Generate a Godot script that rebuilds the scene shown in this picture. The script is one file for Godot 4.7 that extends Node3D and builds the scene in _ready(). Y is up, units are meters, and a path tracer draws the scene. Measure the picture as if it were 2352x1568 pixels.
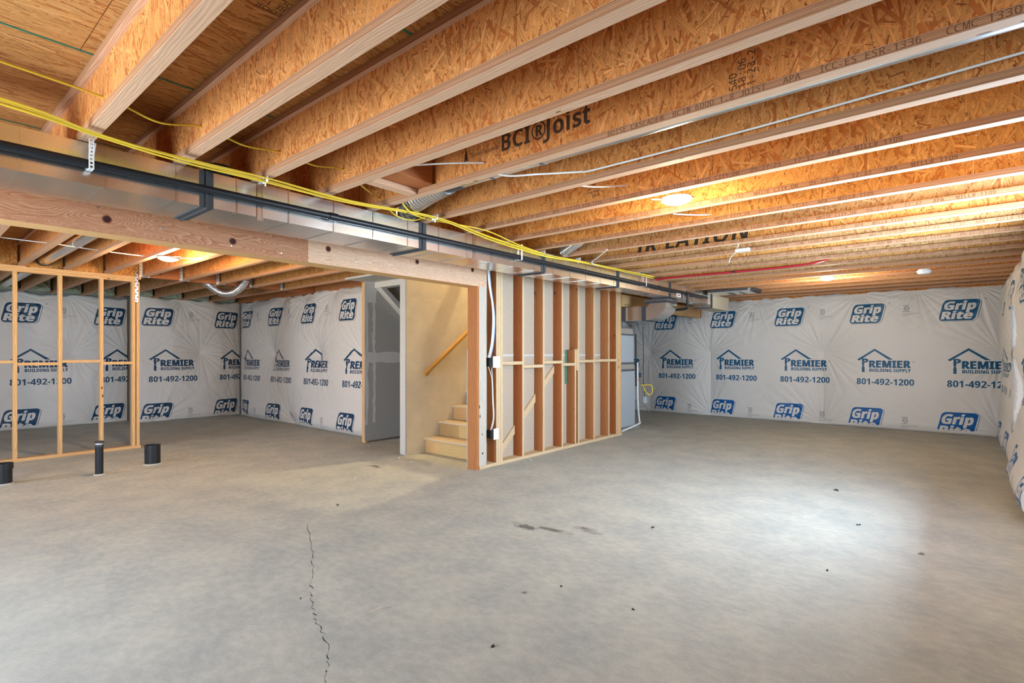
extends Node3D

# ---------------------------------------------------------------- state
var rng := RandomNumberGenerator.new()
var mats := {}
var tex := {}
var used_names := {}
const JB := 2.325        # underside of the joists
const JT := 2.627        # top of the joists

func _ready() -> void:
	rng.seed = 20240
	setup_view()
	make_textures()
	make_materials()
	build_shell()
	build_joists()
	build_beams()
	build_centre_wall()
	build_stairs()
	build_left_framing()
	build_blankets()
	build_trunk_duct()
	build_branch_ducts()
	build_furnace()
	build_pipes()
	build_cables()
	build_fixtures()
	build_floor_items()

# ---------------------------------------------------------------- view and light
func setup_view() -> void:
	var cam := Camera3D.new()
	cam.name = "camera"
	cam.projection = Camera3D.PROJECTION_FRUSTUM
	cam.near = 0.05
	cam.far = 200.0
	cam.size = 0.05 * 1568.0 / 1209.0
	cam.frustum_offset = Vector2(0.0, 0.05 * 28.0 / 1209.0)
	cam.position = Vector3(0, 1.28, 0)
	cam.rotation_degrees = Vector3(0, 40, 0)
	cam.current = true
	add_child(cam)
	var env := Environment.new()
	env.background_mode = Environment.BG_SKY
	var sky := Sky.new()
	var sm := ProceduralSkyMaterial.new()
	sm.sky_top_color = Color(0.52, 0.66, 0.88)
	sm.sky_horizon_color = Color(0.82, 0.87, 0.93)
	sm.ground_bottom_color = Color(0.55, 0.54, 0.52)
	sm.ground_horizon_color = Color(0.72, 0.72, 0.72)
	sky.sky_material = sm
	env.sky = sky
	env.background_energy_multiplier = 7.0
	env.tonemap_mode = Environment.TONE_MAPPER_LINEAR
	env.tonemap_exposure = 1.66
	env.sdfgi_enabled = true
	env.ssao_enabled = true
	env.ssil_enabled = true
	var we := WorldEnvironment.new()
	we.name = "world_environment"
	we.environment = env
	add_child(we)
	# right-window daylight tilted up for the joists; rear window and door added as fill
	day_light("window_daylight_near", Vector3(0.64, 1.52, -4.62), Vector2(1.45, 1.1), Vector3(-1, 0.5, 0), 19.0, Color(0.77, 0.89, 1.0))
	day_light("added_fill_rear", Vector3(-7.2, 1.52, 2.15), Vector2(1.5, 1.1), Vector3(0, 0.3, -1), 4.5)  # added fill light for the left room, from an unseen window
	day_light("added_fill_door", Vector3(-3.2, 1.05, 2.10), Vector2(2.2, 1.9), Vector3(0, 0.4, -1), 15.5)  # added fill light behind the camera, aimed up at the joist webs

func day_light(n: String, at: Vector3, size: Vector2, dir: Vector3, energy: float, tint := Color(0.83, 0.92, 1.0)) -> void:
	var l := AreaLight3D.new()
	l.name = n
	l.area_size = size
	l.light_color = tint
	l.light_energy = energy
	l.area_range = 30.0
	l.shadow_enabled = true
	add_child(l)
	l.look_at_from_position(at, at + dir, Vector3.UP)

# ---------------------------------------------------------------- naming helpers
func numbered(n: String) -> String:
	if not used_names.has(n):
		used_names[n] = 0
		return n
	used_names[n] += 1
	return "%s_%03d" % [n, used_names[n]]

func thing(n: String, at: Vector3, label: String, category: String, group := "") -> Node3D:
	var o := Node3D.new()
	o.name = numbered(n)
	o.position = at
	o.set_meta("label", label)
	o.set_meta("category", category)
	if group != "":
		o.set_meta("group", group)
	add_child(o)
	return o

func part(parent: Node3D, n: String, b: Dictionary, m: Material, label := "") -> MeshInstance3D:
	var origin := Vector3.ZERO
	var p: Node = parent
	while p is Node3D and p != self:
		origin += (p as Node3D).position
		p = p.get_parent()
	var o := MeshInstance3D.new()
	o.name = n
	o.mesh = commit(b, origin)
	o.mesh.surface_set_material(0, m)
	if label != "":
		o.set_meta("label", label)
	parent.add_child(o, true)
	return o

func single(n: String, b: Dictionary, m: Material, label: String, category: String, group := "") -> MeshInstance3D:
	var lo := Vector3(1e9, 1e9, 1e9)
	var hi := -lo
	for v in b.v:
		lo = lo.min(v)
		hi = hi.max(v)
	var base := Vector3((lo.x + hi.x) / 2, lo.y, (lo.z + hi.z) / 2)
	var o := MeshInstance3D.new()
	o.name = numbered(n)
	o.mesh = commit(b, base)
	o.mesh.surface_set_material(0, m)
	o.position = base
	o.set_meta("label", label)
	o.set_meta("category", category)
	if group != "":
		o.set_meta("group", group)
	add_child(o)
	return o

func structure(n: String, b: Dictionary, m: Material) -> MeshInstance3D:
	var o := MeshInstance3D.new()
	o.name = numbered(n)
	o.mesh = commit(b, Vector3.ZERO)
	o.mesh.surface_set_material(0, m)
	o.set_meta("kind", "structure")
	add_child(o)
	return o

func struct_node(n: String) -> Node3D:
	var o := Node3D.new()
	o.name = numbered(n)
	o.set_meta("kind", "structure")
	add_child(o)
	return o

# ---------------------------------------------------------------- mesh helpers
func nb() -> Dictionary:
	return {"v": PackedVector3Array(), "n": PackedVector3Array(), "t": PackedVector2Array(), "i": PackedInt32Array()}

func commit(b: Dictionary, origin: Vector3) -> ArrayMesh:
	var v: PackedVector3Array = b.v
	if origin != Vector3.ZERO:
		v = v.duplicate()
		for k in v.size():
			v[k] -= origin
	var a := []
	a.resize(Mesh.ARRAY_MAX)
	a[Mesh.ARRAY_VERTEX] = v
	a[Mesh.ARRAY_NORMAL] = b.n
	a[Mesh.ARRAY_TEX_UV] = b.t
	a[Mesh.ARRAY_INDEX] = b.i
	var m := ArrayMesh.new()
	m.add_surface_from_arrays(Mesh.PRIMITIVE_TRIANGLES, a)
	return m

# corners counter-clockwise as seen from outside
func quad(b: Dictionary, p: Vector3, q: Vector3, r: Vector3, s: Vector3, tp := Vector2(0, 0), tq := Vector2(1, 0), tr := Vector2(1, 1), ts := Vector2(0, 1)) -> void:
	var n := (r - p).cross(s - q)
	n = n.normalized()
	var k: int = b.v.size()
	b.v.append_array(PackedVector3Array([p, q, r, s]))
	b.n.append_array(PackedVector3Array([n, n, n, n]))
	b.t.append_array(PackedVector2Array([tp, tq, tr, ts]))
	b.i.append_array(PackedInt32Array([k, k + 2, k + 1, k, k + 3, k + 2]))

func tri(b: Dictionary, p: Vector3, q: Vector3, r: Vector3) -> void:
	var n := (q - p).cross(r - p).normalized()
	var k: int = b.v.size()
	b.v.append_array(PackedVector3Array([p, q, r]))
	b.n.append_array(PackedVector3Array([n, n, n]))
	b.t.append_array(PackedVector2Array([Vector2(p.x, p.z), Vector2(q.x, q.z), Vector2(r.x, r.z)]))
	b.i.append_array(PackedInt32Array([k, k + 2, k + 1]))

# box between two corners; u runs along the grain axis, in metres
func box(b: Dictionary, lo: Vector3, hi: Vector3, grain := -1, off := Vector2.ZERO, xf := Transform3D.IDENTITY) -> void:
	var s := hi - lo
	if grain < 0:
		grain = s.max_axis_index()
	for ax in 3:
		for side in 2:
			var p := (ax + 1) % 3
			var q := (ax + 2) % 3
			var c := []
			for k in 4:
				var w := Vector3.ZERO
				w[ax] = hi[ax] if side == 1 else lo[ax]
				w[p] = hi[p] if (k == 1 or k == 2) else lo[p]
				w[q] = hi[q] if k >= 2 else lo[q]
				c.append(w)
			if side == 0:
				c.reverse()
			var ua := p
			var va := q
			if q == grain:
				ua = q
				va = p
			var t := []
			for w in c:
				t.append(Vector2(w[ua], w[va] + ax * 0.37) + off)
			quad(b, xf * c[0], xf * c[1], xf * c[2], xf * c[3], t[0], t[1], t[2], t[3])

func boxed(lo: Vector3, hi: Vector3, grain := -1) -> Dictionary:
	var b := nb()
	box(b, lo, hi, grain, Vector2(rng.randf() * 7.0, rng.randf() * 3.0))
	return b

# board with small chamfers along its long edges
func board(lo: Vector3, hi: Vector3, grain := -1, e := 0.003) -> Dictionary:
	var b := nb()
	var s := hi - lo
	if grain < 0:
		grain = s.max_axis_index()
	var p := (grain + 1) % 3
	var q := (grain + 2) % 3
	var off := Vector2(rng.randf() * 9.0, rng.randf() * 5.0)
	e = minf(e, minf(s[p], s[q]) * 0.3)
	var prof := [Vector2(lo[p] + e, lo[q]), Vector2(hi[p] - e, lo[q]), Vector2(hi[p], lo[q] + e), Vector2(hi[p], hi[q] - e), Vector2(hi[p] - e, hi[q]), Vector2(lo[p] + e, hi[q]), Vector2(lo[p], hi[q] - e), Vector2(lo[p], lo[q] + e)]
	var run := 0.0
	for k in 8:
		var a: Vector2 = prof[k]
		var c: Vector2 = prof[(k + 1) % 8]
		var d := a.distance_to(c)
		var w := []
		for m in [[a, 0], [c, 0], [c, 1], [a, 1]]:
			var z := Vector3.ZERO
			z[p] = m[0].x
			z[q] = m[0].y
			z[grain] = hi[grain] if m[1] == 1 else lo[grain]
			w.append(z)
		quad(b, w[0], w[1], w[2], w[3], Vector2(lo[grain], run) + off, Vector2(lo[grain], run + d) + off, Vector2(hi[grain], run + d) + off, Vector2(hi[grain], run) + off)
		run += d
	for side in 2:
		var ring := []
		for k in 8:
			var z := Vector3.ZERO
			var kk := k if side == 1 else 7 - k
			z[p] = prof[kk].x
			z[q] = prof[kk].y
			z[grain] = hi[grain] if side == 1 else lo[grain]
			ring.append(z)
		for k in range(1, 7):
			var k0: int = b.v.size()
			tri(b, ring[0], ring[k], ring[k + 1])
			for j in 3:
				b.t[k0 + j] = Vector2(b.v[k0 + j][p], b.v[k0 + j][q]) + off
	return b

# eight corners: bottom ring (ccw from above) then top ring
func hexa(b: Dictionary, c: Array) -> void:
	quad(b, c[3], c[2], c[1], c[0])
	quad(b, c[4], c[5], c[6], c[7])
	for k in 4:
		var k2 := (k + 1) % 4
		quad(b, c[k], c[k2], c[k2 + 4], c[k + 4])

func smooth_path(pts: Array, steps := 8) -> PackedVector3Array:
	var out := PackedVector3Array()
	for k in pts.size() - 1:
		var p0: Vector3 = pts[maxi(k - 1, 0)]
		var p1: Vector3 = pts[k]
		var p2: Vector3 = pts[k + 1]
		var p3: Vector3 = pts[mini(k + 2, pts.size() - 1)]
		for s in steps:
			out.append(p1.cubic_interpolate(p2, p0, p3, float(s) / steps))
	out.append(pts[-1])
	return out

func tube(b: Dictionary, path: PackedVector3Array, radius: float, sides := 10, squash := 1.0, rib := 0.0, pitch := 1, caps := true) -> void:
	var first: int = b.v.size()
	var n := path.size()
	var up := Vector3.UP
	var run := 0.0
	for k in n:
		var d := (path[mini(k + 1, n - 1)] - path[maxi(k - 1, 0)]).normalized()
		var ref := up if absf(d.y) < 0.95 else Vector3.RIGHT
		var x := ref.cross(d).normalized()
		var y := d.cross(x).normalized()
		if k > 0:
			run += path[k].distance_to(path[k - 1])
		var rr := radius
		if rib > 0.0:
			rr += rib * (1.0 if (k / pitch) % 2 == 0 else -1.0)
		for s in sides + 1:
			var a := TAU * s / sides
			var nn := x * cos(a) + y * sin(a)
			b.v.append(path[k] + x * cos(a) * rr + y * sin(a) * rr * squash)
			b.n.append(nn)
			b.t.append(Vector2(run, float(s) / sides))
	var w := sides + 1
	for k in n - 1:
		for s in sides:
			var i0 := first + k * w + s
			b.i.append_array(PackedInt32Array([i0, i0 + w, i0 + 1, i0 + 1, i0 + w, i0 + w + 1]))
	if rib > 0.0:
		# re-light the ribs with their own slopes
		for k in n:
			var d := (path[mini(k + 1, n - 1)] - path[maxi(k - 1, 0)]).normalized()
			var phase := 1.0 if (k / pitch) % 2 == 0 else -1.0
			for s in w:
				b.n[first + k * w + s] = (b.n[first + k * w + s] + d * 1.0 * phase).normalized()
	if caps:
		for e in 2:
			var kk := 0 if e == 0 else n - 1
			var c := path[kk]
			var ring := first + kk * w
			for s in sides:
				if e == 0:
					tri(b, c, b.v[ring + s + 1], b.v[ring + s])
				else:
					tri(b, c, b.v[ring + s], b.v[ring + s + 1])

func rod(b: Dictionary, p: Vector3, q: Vector3, radius: float, sides := 14) -> void:
	tube(b, PackedVector3Array([p, q]), radius, sides)

# turned shape: profile of (radius, height), axis up at centre c
func lathe(b: Dictionary, c: Vector3, prof: Array, sides := 28, axis := Vector3.UP) -> void:
	var x := Vector3.RIGHT if absf(axis.y) > 0.9 else Vector3.UP.cross(axis).normalized()
	var y := axis.cross(x).normalized()
	for k in prof.size() - 1:
		var a: Vector2 = prof[k]
		var d: Vector2 = prof[k + 1]
		for s in sides:
			var a0 := TAU * s / sides
			var a1 := TAU * (s + 1) / sides
			var r0 := x * cos(a0) - y * sin(a0)
			var r1 := x * cos(a1) - y * sin(a1)
			var p0 := c + r0 * a.x + axis * a.y
			var p1 := c + r1 * a.x + axis * a.y
			var p2 := c + r1 * d.x + axis * d.y
			var p3 := c + r0 * d.x + axis * d.y
			if a.x < 1e-6:
				tri(b, p0, p3, p2)
			elif d.x < 1e-6:
				tri(b, p1, p0, p3)
			else:
				quad(b, p1, p0, p3, p2)

# flat lettering mesh
func lettering(parent: Node3D, n: String, txt: String, font: String, size: float, at: Vector3, basis: Basis, m: Material, left := true, weight := 400) -> MeshInstance3D:
	var tm := TextMesh.new()
	var f := SystemFont.new()
	f.font_names = PackedStringArray([font])
	f.font_weight = weight
	tm.font = f
	tm.text = txt
	tm.font_size = 32
	tm.pixel_size = size / 32.0
	tm.depth = 0.0
	tm.horizontal_alignment = HORIZONTAL_ALIGNMENT_LEFT if left else HORIZONTAL_ALIGNMENT_CENTER
	tm.material = m
	var o := MeshInstance3D.new()
	o.name = n
	o.mesh = tm
	o.transform = Transform3D(basis, at - parent.position)
	parent.add_child(o, true)
	return o

# ---------------------------------------------------------------- textures
func as_texture(buf: PackedByteArray, w: int, h: int) -> ImageTexture:
	return ImageTexture.create_from_image(Image.create_from_data(w, h, false, Image.FORMAT_RGB8, buf))

func noise(freq: float, oct := 4, sd := 1) -> FastNoiseLite:
	var f := FastNoiseLite.new()
	f.seed = sd
	f.noise_type = FastNoiseLite.TYPE_SIMPLEX_SMOOTH
	f.frequency = freq
	f.fractal_octaves = oct
	return f

# strand board: thousands of wood flakes pressed over each other
func strand_board(count: int, len_lo: float, len_hi: float, lean: float, spread: float, sd: int) -> ImageTexture:
	var r := RandomNumberGenerator.new()
	r.seed = sd
	var S := 1024
	var buf := PackedByteArray()
	buf.resize(S * S * 3)
	for k in S * S:
		buf[k * 3] = 186
		buf[k * 3 + 1] = 140
		buf[k * 3 + 2] = 88
	for n in count:
		var length := r.randf_range(len_lo, len_hi)
		var wid := r.randf_range(3.5, 17.0) * (0.5 + 0.5 * length / len_hi)
		var kind := r.randf()
		if kind < 0.16:
			length *= 0.35
			wid *= 0.3
		var a := lean + r.randfn() * spread
		var cx := r.randf() * S
		var cy := r.randf() * S
		var base := r.randf_range(1.0, 1.13)
		var col := Vector3(203, 158, 104) * base
		if kind < 0.16:
			col = Vector3(142, 92, 52) * base
		elif kind < 0.30:
			col = Vector3(178, 120, 68) * base
		elif kind > 0.86:
			col = Vector3(214, 172, 122) * base
		var ca := cos(a)
		var sa := sin(a)
		var hl := length * 0.5
		var hw := wid * 0.5
		var ext_y := absf(sa) * hl + absf(ca) * hw
		var streak := []
		for q in 32:
			streak.append(r.randf_range(0.93, 1.06))
		for y in range(int(cy - ext_y), int(cy + ext_y) + 1):
			var dy := y - cy
			# solve |dx*ca + dy*sa| < hl and |-dx*sa + dy*ca| < hw
			var x0 := -2000.0
			var x1 := 2000.0
			if absf(ca) > 1e-3:
				var p := (-hl - dy * sa) / ca
				var q := (hl - dy * sa) / ca
				x0 = maxf(x0, minf(p, q))
				x1 = minf(x1, maxf(p, q))
			if absf(sa) > 1e-3:
				var p := (dy * ca - hw) / sa
				var q := (dy * ca + hw) / sa
				x0 = maxf(x0, minf(p, q))
				x1 = minf(x1, maxf(p, q))
			if x1 <= x0:
				continue
			var row := (y & 1023) * S
			var edge: float = -x0 * sa + dy * ca
			for x in range(int(cx + x0), int(cx + x1) + 1):
				var v := (-(x - cx) * sa + dy * ca)
				var sh: float = streak[int(v * 1.3 + 64.0) & 31]
				if v > hw - 1.2 or v < -hw + 0.6:
					sh *= 0.88
				var k := (row + (x & 1023)) * 3
				buf[k] = int(minf(col.x * sh, 255.0))
				buf[k + 1] = int(minf(col.y * sh, 255.0))
				buf[k + 2] = int(minf(col.z * sh, 255.0))
	return as_texture(buf, S, S)

# sawn softwood: u along the board (2.4 m per picture), v across (0.6 m)
func sawn_wood(sd: int, contrast: float, knots: int) -> ImageTexture:
	var W := 1024
	var H := 512
	var r := RandomNumberGenerator.new()
	r.seed = sd
	var big := noise(0.004, 3, sd)
	var fine := noise(0.05, 2, sd + 5)
	var ks := []
	for k in knots:
		ks.append(Vector3(r.randf_range(60, W - 60), r.randf_range(30, H - 30), r.randf_range(4.0, 9.0)))
	var buf := PackedByteArray()
	buf.resize(W * H * 3)
	for y in H:
		for x in W:
			var warp := big.get_noise_2d(x * 0.7, y * 2.0) * 2.6
			var d := 0.0
			var dark := 1.0
			for k in ks:
				var dx: float = (x - k.x) / 2.6
				var dy: float = y - k.y
				var q: float = (dx * dx + dy * dy) / (k.z * k.z)
				if q < 40.0:
					d += 0.8 * exp(-q / 9.0)
					var core: float = (pow((x - k.x) / 1.2, 2.0) + dy * dy) / (k.z * k.z * 0.55)
					if core < 2.0:
						dark = minf(dark, 0.42 + 0.4 * smoothstep(0.5, 2.0, core))
			var ring := sin((y * 0.085 + warp * 0.8 + d * 1.6) * TAU * 0.8)
			var g := 1.0 + contrast * (ring * 0.55 - 0.25) + 0.07 * fine.get_noise_2d(x * 0.25, y * 5.0)
			g *= dark
			var k3 := (y * W + x) * 3
			buf[k3] = int(clampf(225.0 * pow(g, 0.85), 0, 255))
			buf[k3 + 1] = int(clampf(222.0 * pow(g, 1.15), 0, 255))
			buf[k3 + 2] = int(clampf(218.0 * pow(g, 1.5), 0, 255))
	return as_texture(buf, W, H)

# edge of laminated veneer lumber: dark glue lines between thin brown plies (1.6 m by 36 mm)
func lamination() -> ImageTexture:
	var W := 512
	var H := 64
	var wave := noise(0.01, 2, 51)
	var fine := noise(0.05, 3, 52)
	var buf := PackedByteArray()
	buf.resize(W * H * 3)
	for y in H:
		for x in W:
			var t := y + 2.2 * wave.get_noise_2d(x * 0.4, 3.0)
			var g := 0.90 + 0.10 * fine.get_noise_2d(x * 0.12, y * 4.0)
			var ply := int(t / 6.4)
			g *= [1.0, 0.84, 0.95, 0.80, 0.98, 0.86, 0.93, 0.82, 1.0, 0.88, 0.94][clampi(ply, 0, 10)]
			if fmod(t + 64.0, 6.4) < 1.0:
				g *= 0.62
			var k := (y * W + x) * 3
			buf[k] = int(clampf(240.0 * g, 0, 255))
			buf[k + 1] = int(clampf(228.0 * pow(g, 1.3), 0, 255))
			buf[k + 2] = int(clampf(214.0 * pow(g, 1.6), 0, 255))
	return as_texture(buf, W, H)

# rotary-cut veneer face of the laminated beam; knots sit where the photograph has them
func veneer_face() -> ImageTexture:
	var W := 2048
	var H := 128
	var big := noise(0.0035, 3, 77)
	var fine := noise(0.06, 2, 78)
	var ks := [Vector3(0.88, 0.09, 1.0), Vector3(0.89, 0.24, 0.8), Vector3(1.62, 0.075, 1.0), Vector3(2.38, 0.135, 1.0), Vector3(3.33, 0.155, 0.9), Vector3(4.10, 0.17, 0.9), Vector3(2.0, 0.22, 0.4), Vector3(0.42, 0.2, 0.3)]
	var buf := PackedByteArray()
	buf.resize(W * H * 3)
	for y in H:
		for x in W:
			var u := x / 2048.0 * 5.0
			var v := (1.0 - y / 128.0) * 0.302
			var hgt := big.get_noise_2d(x * 0.55, y * 2.4) * 3.0
			var dark := 1.0
			for k in ks:
				var dx: float = u - k.x
				var dy: float = v - k.y
				var q: float = dx * dx / 0.03 + dy * dy / 0.004
				hgt += 0.75 * k.z * exp(-q)
				if k.z > 0.7:
					var c: float = (dx * dx + dy * dy) / (0.019 * 0.019 * k.z)
					if c < 1.0:
						dark = 0.25
					elif c < 1.9:
						dark = minf(dark, 0.7)
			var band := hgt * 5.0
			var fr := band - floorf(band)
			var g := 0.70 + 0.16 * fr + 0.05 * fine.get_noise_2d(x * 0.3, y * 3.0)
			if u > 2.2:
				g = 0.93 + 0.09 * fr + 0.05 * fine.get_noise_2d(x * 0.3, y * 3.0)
			g *= dark
			var k3 := (y * W + x) * 3
			buf[k3] = int(clampf(224.0 * pow(g, 0.9), 0, 255))
			buf[k3 + 1] = int(clampf(184.0 * pow(g, 1.6), 0, 255))
			buf[k3 + 2] = int(clampf(152.0 * pow(g, 2.2), 0, 255))
	return as_texture(buf, W, H)

# trowelled concrete, 5 m per picture
func concrete() -> ImageTexture:
	var S := 1024
	var a := noise(0.010, 4, 11)
	var c := noise(0.05, 3, 12)
	var e := noise(0.25, 2, 13)
	var buf := PackedByteArray()
	buf.resize(S * S * 3)
	for y in S:
		for x in S:
			# blend across the border so that the picture repeats
			var bx := smoothstep(0.85, 1.0, x / 1024.0)
			var by := smoothstep(0.85, 1.0, y / 1024.0)
			var p := a.get_noise_2d(x, y)
			var q := c.get_noise_2d(x, y * 1.5)
			if bx > 0.0 or by > 0.0:
				p = lerpf(lerpf(p, a.get_noise_2d(x - S, y), bx), lerpf(a.get_noise_2d(x, y - S), a.get_noise_2d(x - S, y - S), bx), by)
				q = lerpf(lerpf(q, c.get_noise_2d(x - S, y * 1.5), bx), lerpf(c.get_noise_2d(x, (y - S) * 1.5), c.get_noise_2d(x - S, (y - S) * 1.5), bx), by)
			var g := 1.0 + 0.085 * p + 0.06 * q + 0.035 * e.get_noise_2d(x, y)
			var k := (y * S + x) * 3
			buf[k] = int(clampf(208.0 * g, 0, 255))
			buf[k + 1] = int(clampf(206.0 * g - 2.0 * p, 0, 255))
			buf[k + 2] = int(clampf(201.0 * g - 6.0 * p, 0, 255))
	return as_texture(buf, S, S)

func grain_grey(sd: int, freq: float, low: float) -> ImageTexture:
	var S := 512
	var a := noise(freq, 4, sd)
	a.fractal_gain = 0.6
	var buf := PackedByteArray()
	buf.resize(S * S * 3)
	for y in S:
		for x in S:
			var g := int(255.0 * clampf(low + (1.0 - low) * (0.5 + 0.6 * a.get_noise_2d(x, y)), 0, 1))
			var k := (y * S + x) * 3
			buf[k] = g
			buf[k + 1] = g
			buf[k + 2] = g
	return as_texture(buf, S, S)

# ---- print on the insulation facing: one repeat, 1.22 m wide and 2.33 m high
const PW := 1024
const PH := 1536
var pbuf := PackedByteArray()

func p_fill(poly: PackedVector2Array, col: Vector3) -> void:
	# poly in metres (x right, y up from the floor)
	var pts := PackedVector2Array()
	var lo := 1e9
	var hi := -1e9
	for p in poly:
		var w := Vector2(p.x / 1.22 * PW, (1.0 - p.y / 2.33) * PH)
		pts.append(w)
		lo = minf(lo, w.y)
		hi = maxf(hi, w.y)
	for y in range(maxi(int(lo), 0), mini(int(hi) + 1, PH)):
		var xs := []
		var yy := y + 0.5
		for k in pts.size():
			var a := pts[k]
			var c := pts[(k + 1) % pts.size()]
			if (a.y <= yy) != (c.y <= yy):
				xs.append(a.x + (yy - a.y) / (c.y - a.y) * (c.x - a.x))
		xs.sort()
		for k in range(0, xs.size() - 1, 2):
			for x in range(int(xs[k] + 0.5), int(xs[k + 1] + 0.5)):
				var i := (y * PW + posmod(x, PW)) * 3
				pbuf[i] = int(col.x)
				pbuf[i + 1] = int(col.y)
				pbuf[i + 2] = int(col.z)

func p_text(txt: String, at: Vector2, size: Vector2, slant: float, bold: float, col: Vector3, clip_low := -1.0) -> void:
	# text stretched to the given width and height (metres) with its lower left corner at `at`
	var tm := TextMesh.new()
	var f := SystemFont.new()
	f.font_names = PackedStringArray(["Droid Sans"])
	f.font_weight = 700
	tm.font = f
	tm.text = txt
	tm.font_size = 64
	tm.depth = 0.0
	var arr := tm.get_mesh_arrays()
	var v: PackedVector3Array = arr[Mesh.ARRAY_VERTEX]
	var idx: PackedInt32Array = arr[Mesh.ARRAY_INDEX] if arr[Mesh.ARRAY_INDEX] != null else PackedInt32Array(range(v.size()))
	var lo := Vector2(1e9, 1e9)
	var hi := -lo
	for p in v:
		lo = lo.min(Vector2(p.x, p.y))
		hi = hi.max(Vector2(p.x, p.y))
	var offs := [Vector2.ZERO]
	if bold > 0.0:
		offs = [Vector2(-bold, 0), Vector2(bold, 0), Vector2(0, bold * 0.6), Vector2(0, -bold * 0.6), Vector2(-bold, -bold * 0.5), Vector2(bold, bold * 0.5)]
	for t in range(0, idx.size(), 3):
		var poly := PackedVector2Array()
		for j in 3:
			var p := v[idx[t + j]]
			var q := Vector2((p.x - lo.x) / (hi.x - lo.x) * size.x, (p.y - lo.y) / (hi.y - lo.y) * size.y)
			q.x += q.y * slant
			poly.append(q + at)
		for o in offs:
			var moved := PackedVector2Array()
			for q in poly:
				moved.append(Vector2(q.x + o.x, maxf(q.y + o.y, clip_low)))
			p_fill(moved, col)

func p_round(lo: Vector2, hi: Vector2, rad: float, slant: float, col: Vector3) -> void:
	var poly := PackedVector2Array()
	for c in 4:
		var ctr := Vector2(hi.x - rad if c == 0 or c == 3 else lo.x + rad, hi.y - rad if c < 2 else lo.y + rad)
		for k in 9:
			var a := (c + k / 8.0) * PI / 2
			poly.append(ctr + Vector2(cos(a), sin(a)) * rad)
	for k in poly.size():
		poly[k].x += (poly[k].y - lo.y) * slant
	p_fill(poly, col)

func p_ring(c: Vector2, r: float, w: float, col: Vector3, paper: Vector3) -> void:
	for pass_ in 2:
		var poly := PackedVector2Array()
		for k in 20:
			poly.append(c + Vector2.from_angle(TAU * k / 20.0) * (r if pass_ == 0 else r - w))
		p_fill(poly, col if pass_ == 0 else paper)

func p_logo(x: float, y: float, h: float, full: bool, blue: Vector3, paper: Vector3) -> void:
	var w := 0.445
	var low := y if full else y + h * 0.28
	p_round(Vector2(x, y - 0.012), Vector2(x + w + 0.022, y + h - 0.01), 0.06, 0.22, blue)
	p_round(Vector2(x, y - 0.008), Vector2(x + w + 0.016, y + h - 0.012), 0.058, 0.22, paper)
	p_round(Vector2(x - 0.005, y), Vector2(x + w, y + h), 0.06, 0.22, blue)
	p_text("Grip", Vector2(x + 0.058, y + h * 0.395), Vector2(0.375, h * 0.535), 0.22, 0.0065, paper)
	p_text("Rite", Vector2(x + 0.034, y + h * 0.085), Vector2(0.37, h * 0.375), 0.22, 0.0065, paper)
	if not full:
		p_fill(PackedVector2Array([Vector2(x - 0.1, y - 0.1), Vector2(x + 0.65, y - 0.1), Vector2(x + 0.65, low), Vector2(x - 0.1, low)]), paper)

func p_etl(x: float, y: float, paper: Vector3) -> void:
	var ink := Vector3(104, 108, 118)
	p_ring(Vector2(x, y), 0.036, 0.008, ink, paper)
	p_text("ETL", Vector2(x - 0.02, y - 0.014), Vector2(0.04, 0.028), 0.0, 0.0, ink)
	for k in 6:
		# the small print is too fine to read: rows of short dashes
		var y0: float = [y + 0.045, y - 0.056, y - 0.084, y - 0.098, y - 0.112, y - 0.126][k]
		var wide: float = [0.08, 0.085, 0.22, 0.20, 0.10, 0.08][k]
		var tall: float = 0.010 if k < 2 else 0.006
		var xx := x - 0.05
		while xx < x - 0.05 + wide:
			var step := 0.008 + 0.010 * absf(sin(xx * 211.0 + k))
			p_fill(PackedVector2Array([Vector2(xx, y0), Vector2(xx + step, y0), Vector2(xx + step, y0 + tall), Vector2(xx, y0 + tall)]), ink if k < 2 else Vector3(158, 160, 166))
			xx += step + 0.005

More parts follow.
